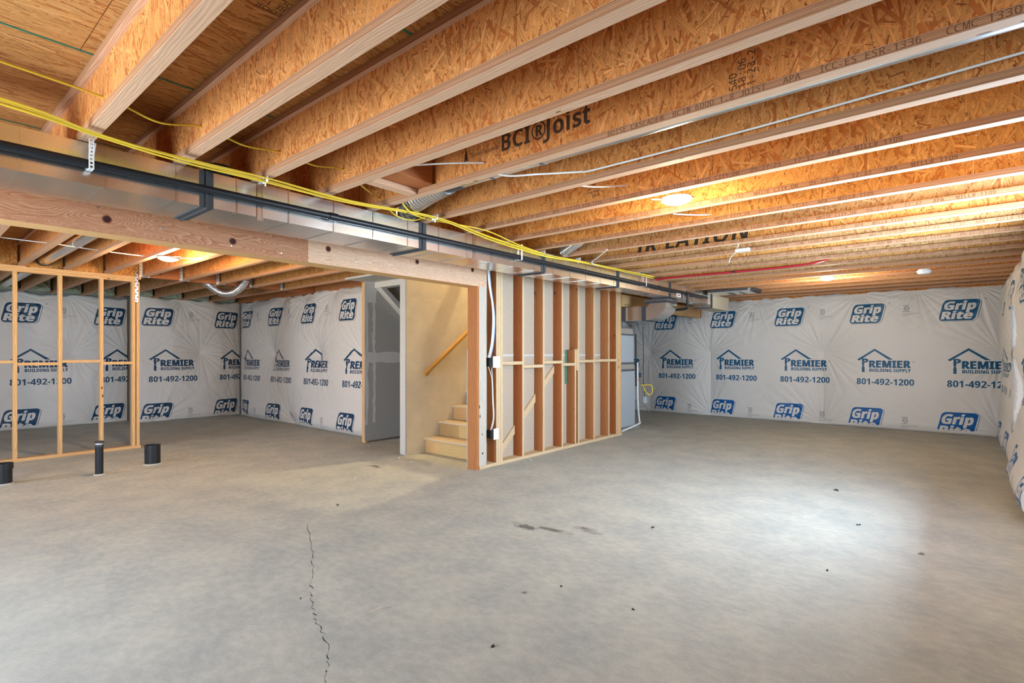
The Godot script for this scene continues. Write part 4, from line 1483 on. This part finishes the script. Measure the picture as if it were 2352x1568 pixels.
func build_trunk_duct() -> void:
	var d := thing("trunk_duct", V(-3.45, 2.116, -4.2), "long rectangular galvanized air duct hung under the ceiling joists", "air duct")
	var cuts := [0.65, -1.18, -2.758, -4.347, -5.873, -7.40, -8.95]
	for k in 6:
		part(d, "duct_section", duct_box(cuts[k] - 0.002, cuts[k + 1] + 0.002, 0.0, 2.116, 2.319), mats.galvanized)
		if k > 0:
			var z: float = cuts[k]
			part(d, "sealed_joint", duct_box(z + 0.036, z - 0.036, 0.004, 2.111, 2.3215), mats.mastic)
			part(d, "joint_flange", duct_box(z + 0.006, z - 0.006, 0.012, 2.103, 2.322), mats.mastic)
	for k in 27:
		var z := -0.081 - 0.3162 * k
		var clear := true
		for c in cuts:
			if absf(z - c) < 0.06:
				clear = false
		if clear:
			part(d, "cross_rib", duct_box(z + 0.004, z - 0.004, 0.0035, 2.1125, 2.3195), mats.galvanized_bright)
	for z in [-1.48, -3.34, -7.9]:
		var b := nb()
		var x := duct_front(z)
		box(b, V(x + 0.001, 2.095, z - 0.018), V(x + 0.006, 2.324, z - 0.012))
		box(b, V(x + 0.001, 2.095, z + 0.012), V(x + 0.006, 2.324, z + 0.018))
		box(b, V(x + 0.001, 2.095, z - 0.012), V(x + 0.003, 2.324, z + 0.012))
		box(b, V(x - 0.03, 2.3225, z - 0.018), V(x + 0.05, 2.3245, z + 0.018))
		part(d, "hanger_bracket", b, mats.galvanized_bright)
	part(d, "paper_label", boxed(V(duct_front(-7.72) + 0.0005, 2.135, -7.80), V(duct_front(-7.72) + 0.0016, 2.19, -7.64)), mats.plastic_white)
	part(d, "label_mark", boxed(V(duct_front(-7.72) + 0.0017, 2.155, -7.77), V(duct_front(-7.72) + 0.0022, 2.172, -7.68)), mats.red_pex, "red mark on the paper label")
	# reducer and board-lined end
	var e := thing("duct_end", V(-3.3, 2.06, -9.4), "pale square duct end beyond the last sealed joint", "air duct")
	part(e, "collar", boxed(V(-3.46, 2.05, -9.03), V(-3.135, 2.315, -8.985)), mats.mastic)
	part(e, "sleeve", boxed(V(-3.45, 2.06, -8.984), V(-3.145, 2.31, -8.953)), mats.galvanized)
	part(e, "body", boxed(V(-3.45, 2.06, -9.88), V(-3.15, 2.29, -9.031), 2), mats.duct_board)
	part(e, "end_rim", boxed(V(-3.46, 2.05, -9.90), V(-3.14, 2.30, -9.881)), mats.steel_strap)
	# round takeoff boot on top of the first sealed joint
	var t := thing("takeoff_collar", V(-3.42, 2.32, -1.27), "round black takeoff collar on top of the main duct", "duct collar")
	var tb := nb()
	lathe(tb, V(-3.42, 2.322, -1.30), [Vector2(0.08, 0.0), Vector2(0.08, 0.03), Vector2(0.085, 0.034), Vector2(0.085, 0.046), Vector2(0.076, 0.05), Vector2(0.076, 0.09), Vector2(0.0, 0.09)], 28)
	part(t, "collar", tb, mats.mastic)

func round_duct(called: String, path: PackedVector3Array, r: float, label: String) -> Node3D:
	var t := thing(called, path[path.size() / 2] - V(0, r, 0), label, "air duct")
	var b := nb()
	tube(b, path, r, 28)
	part(t, "pipe", b, mats.galvanized_bright)
	return t

func build_branch_ducts() -> void:
	var a := round_duct("branch_duct", PackedVector3Array([V(0.65, 2.425, -2.388), V(-2.50, 2.425, -2.388)]), 0.074, "long round silver branch duct running beside a ceiling joist")
	var b := nb()
	tube(b, PackedVector3Array([V(-2.56, 2.42, -2.39), V(-2.42, 2.425, -2.388)]), 0.077, 28)
	part(a, "mastic_sleeve", b, mats.mastic)
	for x in [-2.16, -1.78]:
		b = nb()
		tube(b, PackedVector3Array([V(x - 0.012, 2.425, -2.388), V(x + 0.012, 2.425, -2.388)]), 0.076, 28)
		part(a, "tape_band", b, mats.tape_dark)
	flex("flexible_duct", [V(-2.565, 2.42, -2.39), V(-2.75, 2.405, -2.41), V(-2.98, 2.39, -2.46), V(-3.17, 2.40, -2.55), V(-3.30, 2.40, -2.65), V(-3.36, 2.40, -2.70)], 0.082, "crinkled silver flexible duct joining the branch pipe to the main duct")
	var c := round_duct("left_branch_duct", PackedVector3Array([V(-5.2, 2.43, -1.25), V(-8.50, 2.43, -1.25)]), 0.075, "round silver duct between joists leading to the strand board rim")
	b = nb()
	tube(b, PackedVector3Array([V(-8.512, 2.43, -1.25), V(-8.47, 2.43, -1.25)]), 0.082, 24)
	part(c, "sealed_collar", b, mats.mastic)
	round_duct("far_branch_duct", PackedVector3Array([V(-8.54, 2.43, -1.25), V(-11.75, 2.43, -1.25)]), 0.075, "pale round duct behind the partition running into the foam")
	flex("hanging_flexible_duct", [V(-8.72, 2.44, -3.10), V(-8.72, 2.34, -3.18), V(-8.66, 2.23, -3.32), V(-8.56, 2.215, -3.42), V(-8.46, 2.27, -3.50), V(-8.36, 2.38, -3.56), V(-8.34, 2.46, -3.58)], 0.058, "crinkled silver flexible duct hanging in a loop under the flush beam")
	flex("foil_takeoff", [V(-3.16, 2.36, -4.62), V(-3.02, 2.385, -4.55), V(-2.88, 2.41, -4.48)], 0.05, "short foil duct stub with printed band above the yellow cables")
	flex("foil_takeoff", [V(-3.18, 2.37, -6.40), V(-3.0, 2.39, -6.36), V(-2.80, 2.41, -6.33)], 0.05, "short foil duct stub near the pipe strap at the far end")
	# flat branch with sealed edges at the far end
	var f := thing("flat_branch_duct", V(-2.88, 2.262, -9.0), "flat dark-edged branch duct fixed under the joists by the far wall", "air duct")
	part(f, "duct", boxed(V(-3.13, 2.27, -9.18), V(-2.45, 2.322, -8.78), 0), mats.galvanized)
	part(f, "sealed_edge", boxed(V(-3.13, 2.29, -8.784), V(-2.50, 2.3235, -8.772), 0), mats.mastic)
	part(f, "sealed_edge", boxed(V(-2.455, 2.268, -9.19), V(-2.40, 2.3235, -8.77), 2), mats.mastic)
	part(f, "cross_band", boxed(V(-2.83, 2.2685, -9.18), V(-2.78, 2.323, -8.80), 2), mats.tape_dark)
	part(f, "cross_band", boxed(V(-2.66, 2.2685, -9.18), V(-2.61, 2.323, -8.80), 2), mats.tape_dark)

func flex(called: String, pts: Array, r: float, label: String) -> void:
	var path := smooth_path(pts, 14)
	var b := nb()
	tube(b, path, r, 24, 1.0, r * 0.085, 1)
	single(called, b, mats.foil, label, "flexible duct")

# ---------------------------------------------------------------- furnace
func build_furnace() -> void:
	# return elbow dropping from the trunk and turning towards the furnace
	var e := thing("duct_elbow", V(-3.6, 1.79, -7.64), "curved galvanized duct elbow dropping from the main duct", "air duct")
	var zn := -7.45
	var zf := -7.84
	var outer := []
	var inner := []
	for k in 13:
		var a := PI / 2 * k / 12.0
		outer.append(Vector2(-3.60 + 0.335 * cos(a), 2.04 - 0.25 * sin(a)))
		inner.append(Vector2(-3.60 + 0.06 * cos(a), 2.04 - 0.05 * sin(a)))
	var cheek := nb()
	var cheek2 := nb()
	var curve := nb()
	for k in 12:
		var o0: Vector2 = outer[k]
		var o1: Vector2 = outer[k + 1]
		var i0: Vector2 = inner[k]
		var i1: Vector2 = inner[k + 1]
		quad(cheek, V(o0.x, o0.y, zn), V(i0.x, i0.y, zn), V(i1.x, i1.y, zn), V(o1.x, o1.y, zn))
		quad(cheek2, V(i0.x, i0.y, zf), V(o0.x, o0.y, zf), V(o1.x, o1.y, zf), V(i1.x, i1.y, zf))
		quad(curve, V(o0.x, o0.y, zf), V(o0.x, o0.y, zn), V(o1.x, o1.y, zn), V(o1.x, o1.y, zf))
		quad(curve, V(i0.x, i0.y, zn), V(i0.x, i0.y, zf), V(i1.x, i1.y, zf), V(i1.x, i1.y, zn))
	part(e, "cheek", cheek, mats.galvanized)
	part(e, "cheek", cheek2, mats.galvanized)
	part(e, "curved_sheet", curve, mats.galvanized)
	part(e, "sealed_top", boxed(V(-3.606, 2.04, zf - 0.004), V(-3.258, 2.110, zn + 0.004)), mats.mastic)
	part(e, "flange", boxed(V(-3.62, 2.078, zf - 0.012), V(-3.245, 2.09, zn + 0.012)), mats.galvanized_bright)
	part(e, "straight_run", boxed(V(-4.30, 1.79, zf), V(-3.60, 2.0, zn), 0), mats.galvanized)
	part(e, "sealed_joint", boxed(V(-3.66, 1.786, zf - 0.004), V(-3.59, 2.004, zn + 0.004)), mats.mastic)
	part(e, "sealed_joint", boxed(V(-4.02, 1.786, zf - 0.004), V(-3.93, 2.004, zn + 0.004)), mats.mastic)
	var tp := nb()
	hexa(tp, [V(-4.75, 1.70, -8.25), V(-4.75, 1.70, -7.80), V(-4.18, 1.70, -7.80), V(-4.18, 1.70, -8.25), V(-4.5, 1.80, -7.90), V(-4.5, 1.80, -7.46), V(-3.98, 1.80, -7.46), V(-3.98, 1.80, -7.90)])
	part(e, "tapered_boot", tp, mats.galvanized_bright)
	var f := thing("furnace", V(-4.5, 0, -8.05), "tall grey metal furnace cabinet behind the end of the stud wall", "furnace")
	part(f, "plinth", boxed(V(-4.80, 0, -8.42), V(-4.16, 0.055, -7.78)), mats.concrete_wall)
	part(f, "cabinet", board(V(-4.78, 0.057, -8.30), V(-4.20, 1.02, -7.80), 1, 0.006), mats.cabinet)
	part(f, "coil_case", board(V(-4.78, 1.10, -8.26), V(-4.20, 1.60, -7.80), 1, 0.006), mats.cabinet)
	part(f, "taped_joint", boxed(V(-4.782, 1.02, -8.27), V(-4.198, 1.10, -7.80)), mats.galvanized_bright)
	part(f, "tape_band", boxed(V(-4.783, 0.985, -8.302), V(-4.197, 1.018, -7.80)), mats.tape_dark)
	part(f, "tape_band", boxed(V(-4.783, 1.102, -8.262), V(-4.197, 1.135, -7.80)), mats.tape_dark)
	part(f, "plenum", board(V(-4.76, 1.602, -8.22), V(-4.20, 1.70, -7.80), 1, 0.004), mats.galvanized_bright)
	part(f, "tape_band", boxed(V(-4.783, 1.585, -8.262), V(-4.197, 1.612, -7.80)), mats.tape_dark)
	# drain, gas and wiring on its front
	var dr := nb()
	tube(dr, smooth_path([V(-4.185, 1.13, -8.36), V(-4.185, 0.8, -8.36), V(-4.185, 0.45, -8.37), V(-4.17, 0.12, -8.40), V(-4.155, 0.085, -8.39), V(-4.145, 0.06, -8.2), V(-4.14, 0.03, -7.85), V(-4.14, 0.018, -7.72)], 6), 0.016, 12)
	single("drain_pipe", dr, mats.plastic_white, "white plastic drain pipe bent along the foot of the furnace", "pipe")
	var bp := nb()
	tube(bp, PackedVector3Array([V(-4.19, 1.62, -8.30), V(-4.19, 0.72, -8.32)]), 0.012, 10)
	single("vent_pipe", bp, mats.black_iron, "thin black pipe standing at the furnace corner", "pipe")
	var gl := nb()
	tube(gl, smooth_path([V(-4.15, 0.735, -8.40), V(-4.06, 0.74, -8.46), V(-3.99, 0.73, -8.50), V(-3.98, 0.62, -8.50), V(-4.02, 0.57, -8.48), V(-4.08, 0.63, -8.44), V(-4.11, 0.73, -8.42)], 6), 0.010, 8)
	single("gas_hose", gl, mats.yellow_wire, "yellow gas hose looped beside the furnace", "hose")
	var sb := thing("service_switch", V(-4.09, 0.43, -8.46), "small grey service switch box by the furnace", "switch box")
	part(sb, "box", board(V(-4.12, 0.43, -8.50), V(-4.075, 0.54, -8.44), 1, 0.003), mats.cabinet)
	var ct := nb()
	tube(ct, smooth_path([V(-4.13, 1.75, -8.45), V(-4.12, 1.3, -8.46), V(-4.125, 0.9, -8.46), V(-4.10, 0.54, -8.47)], 6), 0.006, 6)
	single("control_cable", ct, mats.black_plastic, "thin dark control cable dropping to the service switch", "cable")
	var rl := nb()
	lathe(rl, V(-4.17, 0.84, -8.385), [Vector2(0.0, 0.012), Vector2(0.018, 0.012), Vector2(0.02, 0.0), Vector2(0.0, 0.0)], 14, V(0.707, 0, 0.707))
	single("gas_valve", rl, mats.brick_red, "small red valve handle on the furnace pipe", "valve")

# ---------------------------------------------------------------- pipes along the duct
func strap_strip(b: Dictionary, p: Vector3, q: Vector3, across: Vector3, wide: float) -> void:
	# band with a square hole punched in each cell
	var n := int(p.distance_to(q) / 0.019) + 1
	var d := (q - p) / n
	for k in n:
		var o := p + d * k
		var a := across * wide / 2
		var h := wide * 0.22 / (wide / 2)
		var c0 := o - a
		var c1 := o + a
		var c2 := o + d + a
		var c3 := o + d - a
		var m := o + d / 2
		var i0 := m - a * h - d * 0.25
		var i1 := m + a * h - d * 0.25
		var i2 := m + a * h + d * 0.25
		var i3 := m - a * h + d * 0.25
		quad(b, c0, c1, i1, i0)
		quad(b, c1, c2, i2, i1)
		quad(b, c2, c3, i3, i2)
		quad(b, c3, c0, i0, i3)

func build_pipes() -> void:
	var g := thing("gas_pipe", V(-3.2, 2.18, -4.2), "black iron gas pipe running along the front of the main duct", "pipe")
	var b := nb()
	var run := PackedVector3Array()
	for k in 12:
		var z := lerpf(0.65, -8.75, k / 11.0)
		run.append(V(duct_front(z) + 0.040, 2.205, z))
	tube(b, run, 0.0215, 16)
	part(g, "pipe", b, mats.black_iron)
	for z in [-1.95, -6.95]:
		b = nb()
		tube(b, PackedVector3Array([V(duct_front(z) + 0.04, 2.205, z + 0.03), V(duct_front(z) + 0.04, 2.205, z - 0.03)]), 0.026, 16)
		part(g, "coupling", b, mats.black_iron)
	b = nb()
	var xe := duct_front(-7.95) + 0.04
	tube(b, smooth_path([V(xe, 2.20, -7.95), V(xe, 2.05, -7.95), V(xe, 1.995, -7.95), V(xe - 0.05, 1.97, -7.95), V(xe - 0.25, 1.965, -7.95), V(-4.19, 1.95, -7.95)], 6), 0.019, 14)
	part(g, "drop", b, mats.black_iron)
	b = nb()
	tube(b, PackedVector3Array([V(xe, 2.205, -7.90), V(xe, 2.205, -8.0)]), 0.029, 16)
	tube(b, PackedVector3Array([V(xe, 2.205, -7.95), V(xe, 2.15, -7.95)]), 0.026, 16)
	part(g, "tee", b, mats.black_iron)
	for q in [[-0.645, "perforated white strap holding the black pipe under the first joists"], [-3.92, "perforated white strap holding the black pipe above the stud wall"], [-6.52, "perforated white strap holding the black pipe near the far end"]]:
		var z: float = q[0]
		var x := duct_front(z) + 0.04
		b = nb()
		strap_strip(b, V(x + 0.026, 2.324, z), V(x + 0.026, 2.178, z), V(0, 0, -1), 0.022)
		strap_strip(b, V(x + 0.026, 2.178, z), V(x - 0.026, 2.178, z), V(0, 0, -1), 0.022)
		strap_strip(b, V(x - 0.026, 2.178, z), V(x - 0.030, 2.324, z - 0.02), V(0, 0, -1), 0.022)
		single("pipe_strap", b, mats.plastic_white, q[1], "strap")
	for k in 2:
		b = nb()
		tube(b, smooth_path([V(-3.16, 2.30, -6.86 - k * 0.03), V(-2.9, 2.315, -6.87 - k * 0.03), V(-1.40, 2.318, -6.90 - k * 0.025), V(-1.0, 2.40, -6.93 - k * 0.02)], 8), 0.011, 10)
		single("water_pipe", b, mats.red_pex, "red plastic water pipe fixed below the joists near the far end", "pipe", "pair of red water pipes")
	b = nb()
	box(b, V(-2.13, 2.302, -6.935), V(-2.11, 2.325, -6.85))
	single("pipe_clip", b, mats.black_plastic, "black clip around the two red water pipes", "clip")

# ---------------------------------------------------------------- cables
func build_cables() -> void:
	var main := [V(-2.93, 2.315, 0.5), V(-2.966, 2.300, -0.30), V(-3.064, 2.302, -0.636), V(-3.078, 2.290, -0.998), V(-3.113, 2.304, -1.44), V(-3.087, 2.290, -1.98), V(-2.994, 2.304, -2.66), V(-3.103, 2.286, -3.425), V(-3.195, 2.282, -4.30), V(-3.142, 2.286, -4.886), V(-3.103, 2.295, -5.694), V(-3.083, 2.304, -6.60)]
	var offs := [V(0.027, 0.0, 0), V(0.013, 0.004, 0), V(-0.001, 0.0, 0), V(-0.015, 0.005, 0), V(0.006, -0.011, 0)]
	for k in 5:
		var pts := []
		for q in main.size():
			pts.append(main[q] + offs[k] * (1.0 + 0.25 * sin(q * 2.1 + k)) + V(0, 0.006 * sin(q * 1.7 + k * 1.3), 0))
		var b := nb()
		tube(b, smooth_path(pts, 10), 0.0062, 8, 0.75)
		single("bundle_cable", b, mats.yellow_wire, "yellow electrical cable in the bundle along the main duct", "cable", "yellow cables bundled along the main duct")
	for q in [[-3.113, -1.44], [-2.994, -2.66], [-3.19, -4.28], [-3.14, -4.86]]:
		var b := nb()
		box(b, V(q[0] - 0.032, 2.288, q[1] - 0.006), V(q[0] + 0.032, 2.324, q[1] - 0.003))
		box(b, V(q[0] - 0.004, 2.268, q[1] - 0.007), V(q[0] + 0.006, 2.29, q[1] - 0.002))
		single("cable_staple", b, mats.plastic_white, "small white staple fixing the yellow cable bundle to a joist", "staple", "staples on the yellow bundle")
	var br := [V(-2.88, 2.46, 0.2), V(-2.90, 2.445, -0.20), V(-2.925, 2.431, -0.635), V(-2.935, 2.395, -0.85), V(-2.947, 2.441, -1.045), V(-2.95, 2.41, -1.25), V(-2.956, 2.433, -1.46), V(-2.955, 2.415, -1.66), V(-2.959, 2.444, -1.87), V(-3.05, 2.40, -2.08), V(-3.151, 2.388, -2.28), V(-3.15, 2.30, -2.42), V(-3.15, 2.298, -2.60), V(-3.148, 2.384, -2.77)]
	var b2 := nb()
	tube(b2, smooth_path(br, 8), 0.0065, 8, 0.7)
	single("branch_cable", b2, mats.yellow_wire, "yellow cable threaded through the webs of the nearest joists", "cable")
	b2 = nb()
	tube(b2, smooth_path([V(-2.96, 2.40, -2.27), V(-2.98, 2.30, -2.40), V(-3.04, 2.296, -2.56), V(-3.08, 2.31, -2.74), V(-3.02, 2.31, -3.0), V(-3.02, 2.315, -3.30), V(-3.12, 2.30, -3.8), V(-3.19, 2.295, -4.30)], 8), 0.0065, 8, 0.75)
	single("loose_cable", b2, mats.yellow_wire, "yellow cable leaving the joists to join the bundle", "cable")
	var jb := thing("junction_box", V(-1.60, 2.292, -5.46), "small pale junction box hanging under the joists past the sprayed letters", "junction box")
	part(jb, "housing", board(V(-1.66, 2.292, -5.50), V(-1.54, 2.322, -5.42), 0, 0.008), mats.debris_pale)
	# white cables
	var whites := [
		[[V(0.64, 2.41, -2.70), V(0.2, 2.40, -2.722), V(-0.618, 2.385, -2.735), V(-1.2, 2.375, -2.72), V(-1.64, 2.365, -2.69), V(-1.70, 2.365, -2.66)], "white cable stapled along the joist beside the silver branch duct"],
		[[V(-1.70, 2.362, -2.66), V(-1.86, 2.335, -2.476), V(-2.0, 2.318, -2.33), V(-2.10, 2.36, -2.27)], "short white cable crossing under the silver branch duct"],
		[[V(-2.12, 2.405, -2.27), V(-2.3, 2.395, -2.10), V(-2.62, 2.39, -1.90)], "short white cable reaching from the stencilled joist to the block"],
		[[V(-2.02, 2.41, -2.80), V(-1.86, 2.40, -3.05), V(-1.70, 2.43, -3.262)], "thin white cable stub entering a joist web before the first lamp"],
		[[V(-1.62, 2.36, -3.45), V(-1.50, 2.37, -3.60), V(-1.42, 2.40, -3.748)], "thin white cable stub entering a joist web behind the first lamp"],
		[[V(-1.66, 2.36, -3.92), V(-1.55, 2.37, -4.10), V(-1.48, 2.39, -4.238)], "thin white cable stub two joists behind the first lamp"],
		[[V(-2.60, 2.30, -4.55), V(-2.85, 2.29, -4.80), V(-3.08, 2.285, -5.05), V(-3.12, 2.29, -5.4)], "white cable dropping onto the yellow bundle past its second strap"],
		[[V(-1.62, 2.36, -5.40), V(-1.69, 2.30, -5.52), V(-1.78, 2.28, -5.66), V(-1.84, 2.25, -5.80)], "loose white cable tail hanging from a joist"],
		[[V(-6.75, 2.37, 0.3), V(-6.776, 2.36, -0.746), V(-6.77, 2.36, -1.05), V(-6.85, 2.36, -1.47), V(-6.85, 2.36, -1.87), V(-6.85, 2.40, -2.2)], "white cable crossing the joists of the left room"],
		[[V(-6.52, 2.33, -2.06), V(-6.40, 2.33, -2.2), V(-6.35, 2.36, -2.30)], "white cable stub leaving the lamp of the left room"],
	]
	for q in whites:
		var b := nb()
		tube(b, smooth_path(q[0], 8), 0.0055, 8)
		single("white_cable", b, mats.white_wire, q[1], "cable")

# ---------------------------------------------------------------- lamps and detector
func lamp(n: String, at: Vector3, label: String, c: Color, energy: float) -> void:
	var t := thing(n, at, label, "lamp")
	var b := nb()
	lathe(b, at, [Vector2(0.0, 0.015), Vector2(0.097, 0.015), Vector2(0.100, 0.010), Vector2(0.096, -0.004), Vector2(0.074, -0.014), Vector2(0.072, -0.010)], 32)
	part(t, "trim", b, mats.plastic_white)
	b = nb()
	lathe(b, at, [Vector2(0.072, -0.010), Vector2(0.060, -0.020), Vector2(0.035, -0.027), Vector2(0.0, -0.029)], 32)
	part(t, "lens", b, mats.lamp_lens)
	var l := OmniLight3D.new()
	l.name = n + "_bulb"
	l.light_color = c
	l.light_energy = energy
	l.light_size = 0.06
	l.omni_range = 30.0
	l.omni_attenuation = 2.0
	l.shadow_enabled = true
	l.position = V(0, -0.075, 0)
	t.add_child(l)

func build_fixtures() -> void:
	var warm := Color(1.0, 0.92, 0.78)
	lamp("ceiling_lamp", V(-1.42, 2.305, -3.40), "lit round ceiling lamp nearest the silver branch duct", warm, 0.55)
	lamp("ceiling_lamp", V(-1.32, 2.305, -8.25), "lit round ceiling lamp close to the far wall", warm, 0.9)
	lamp("ceiling_lamp", V(-6.50, 2.305, -1.97), "lit round ceiling lamp in the left room beyond the beam", Color(1.0, 0.86, 0.66), 1.3)
	var t := thing("smoke_detector", V(-0.28, 2.265, -8.26), "white round smoke detector below the joists near the right wall", "smoke detector")
	var b := nb()
	lathe(b, V(-0.28, 2.30, -8.26), [Vector2(0.0, 0.022), Vector2(0.06, 0.022), Vector2(0.06, 0.008), Vector2(0.075, 0.008), Vector2(0.078, 0.0), Vector2(0.074, -0.012), Vector2(0.068, -0.014), Vector2(0.060, -0.034), Vector2(0.0, -0.038)], 28)
	part(t, "housing", b, mats.lens_unlit)

# ---------------------------------------------------------------- things on the floor
func stub(n: String, at: Vector3, r: float, h: float, cap: String, label: String) -> void:
	var t := thing(n, at, label, "pipe")
	var b := nb()
	lathe(b, at, [Vector2(0.0, 0.0), Vector2(r, 0.0), Vector2(r, h), Vector2(r - 0.006, h), Vector2(r - 0.006, h - 0.05), Vector2(0.0, h - 0.05)], 28)
	part(t, "pipe", b, mats.black_plastic)
	b = nb()
	lathe(b, at, [Vector2(r + 0.016, 0.0), Vector2(r + 0.012, 0.008), Vector2(r + 0.001, 0.012)], 20)
	part(t, "cement_ring", b, mats.stain_pale)
	if cap == "clamp":
		b = nb()
		lathe(b, at, [Vector2(r + 0.004, h - 0.035), Vector2(r + 0.006, h - 0.032), Vector2(r + 0.006, h - 0.02), Vector2(r + 0.003, h - 0.018)], 28)
		box(b, at + V(r, h - 0.034, -0.01), at + V(r + 0.022, h - 0.02, 0.01))
		part(t, "hose_clamp", b, mats.steel_strap)
		b = nb()
		lathe(b, at, [Vector2(r + 0.004, h - 0.06), Vector2(r + 0.004, h - 0.004), Vector2(r, h), Vector2(0.0, h)], 28)
		part(t, "rubber_cap", b, mats.mastic)
	elif cap == "collar":
		b = nb()
		lathe(b, at, [Vector2(r, h - 0.06), Vector2(r + 0.007, h - 0.058), Vector2(r + 0.007, h), Vector2(r - 0.004, h), Vector2(r - 0.004, h - 0.02)], 28)
		part(t, "hub", b, mats.black_plastic)

func build_floor_items() -> void:
	stub("drain_stub", V(-6.93, 0, -1.46), 0.036, 0.355, "clamp", "tall thin black drain stub with a clamped cap on the floor")
	stub("drain_stub", V(-7.13, 0, -2.0), 0.078, 0.222, "", "short wide black pipe stub right of the thin drain stub")
	stub("drain_stub", V(-7.15, 0, -0.75), 0.066, 0.205, "collar", "black pipe stub with a collar in front of the partition corner")
	var bits := [[-1.544, -1.71, "debris_dark", 0.011], [-0.836, -5.712, "debris_dark", 0.022], [-0.544, -4.671, "debris_dark", 0.012], [-3.988, -2.458, "debris_dark", 0.011], [-1.693, -3.63, "debris_dark", 0.013], [-2.613, -1.395, "debris_dark", 0.005], [-1.226, -2.406, "debris_dark", 0.006], [-1.65, -2.391, "debris_dark", 0.006], [-0.572, -3.577, "debris_dark", 0.007], [-4.7, -3.1, "debris_pale", 0.010], [-4.9, -4.0, "debris_pale", 0.014], [-5.2, -4.05, "debris_pale", 0.012], [-3.9, -5.0, "debris_pale", 0.013], [-6.2, -4.3, "debris_pale", 0.012]]
	for k in bits.size():
		var q: Array = bits[k]
		var b := nb()
		var r := RandomNumberGenerator.new()
		r.seed = k + 40
		for s in 3:
			var c := V(q[0] + r.randf_range(-1, 1) * q[3] * 0.7, 0.003, q[1] + r.randf_range(-1, 1) * q[3] * 0.7)
			var xf := Transform3D(Basis(Vector3.UP, r.randf() * TAU), c)
			box(b, V(-q[3] * 0.6, -0.003, -q[3] * 0.2), V(q[3] * 0.6, 0.003 + q[3] * 0.15 * s, q[3] * 0.2), 0, Vector2.ZERO, xf)
		single("floor_debris", b, mats[q[2]], "dark wood splinter lying on the concrete floor" if q[2] == "debris_dark" else "pale chip of plaster lying on the concrete floor", "debris", "splinters on the slab" if q[2] == "debris_dark" else "plaster chips on the slab")
	# dark pipe end poking out of the blanket at the right
	var b2 := nb()
	rod(b2, V(0.66, 0.225, -6.62), V(0.47, 0.225, -6.62), 0.024, 16)
	single("pipe_end", b2, mats.black_plastic, "black pipe end sticking out low through the right wall blanket", "pipe")
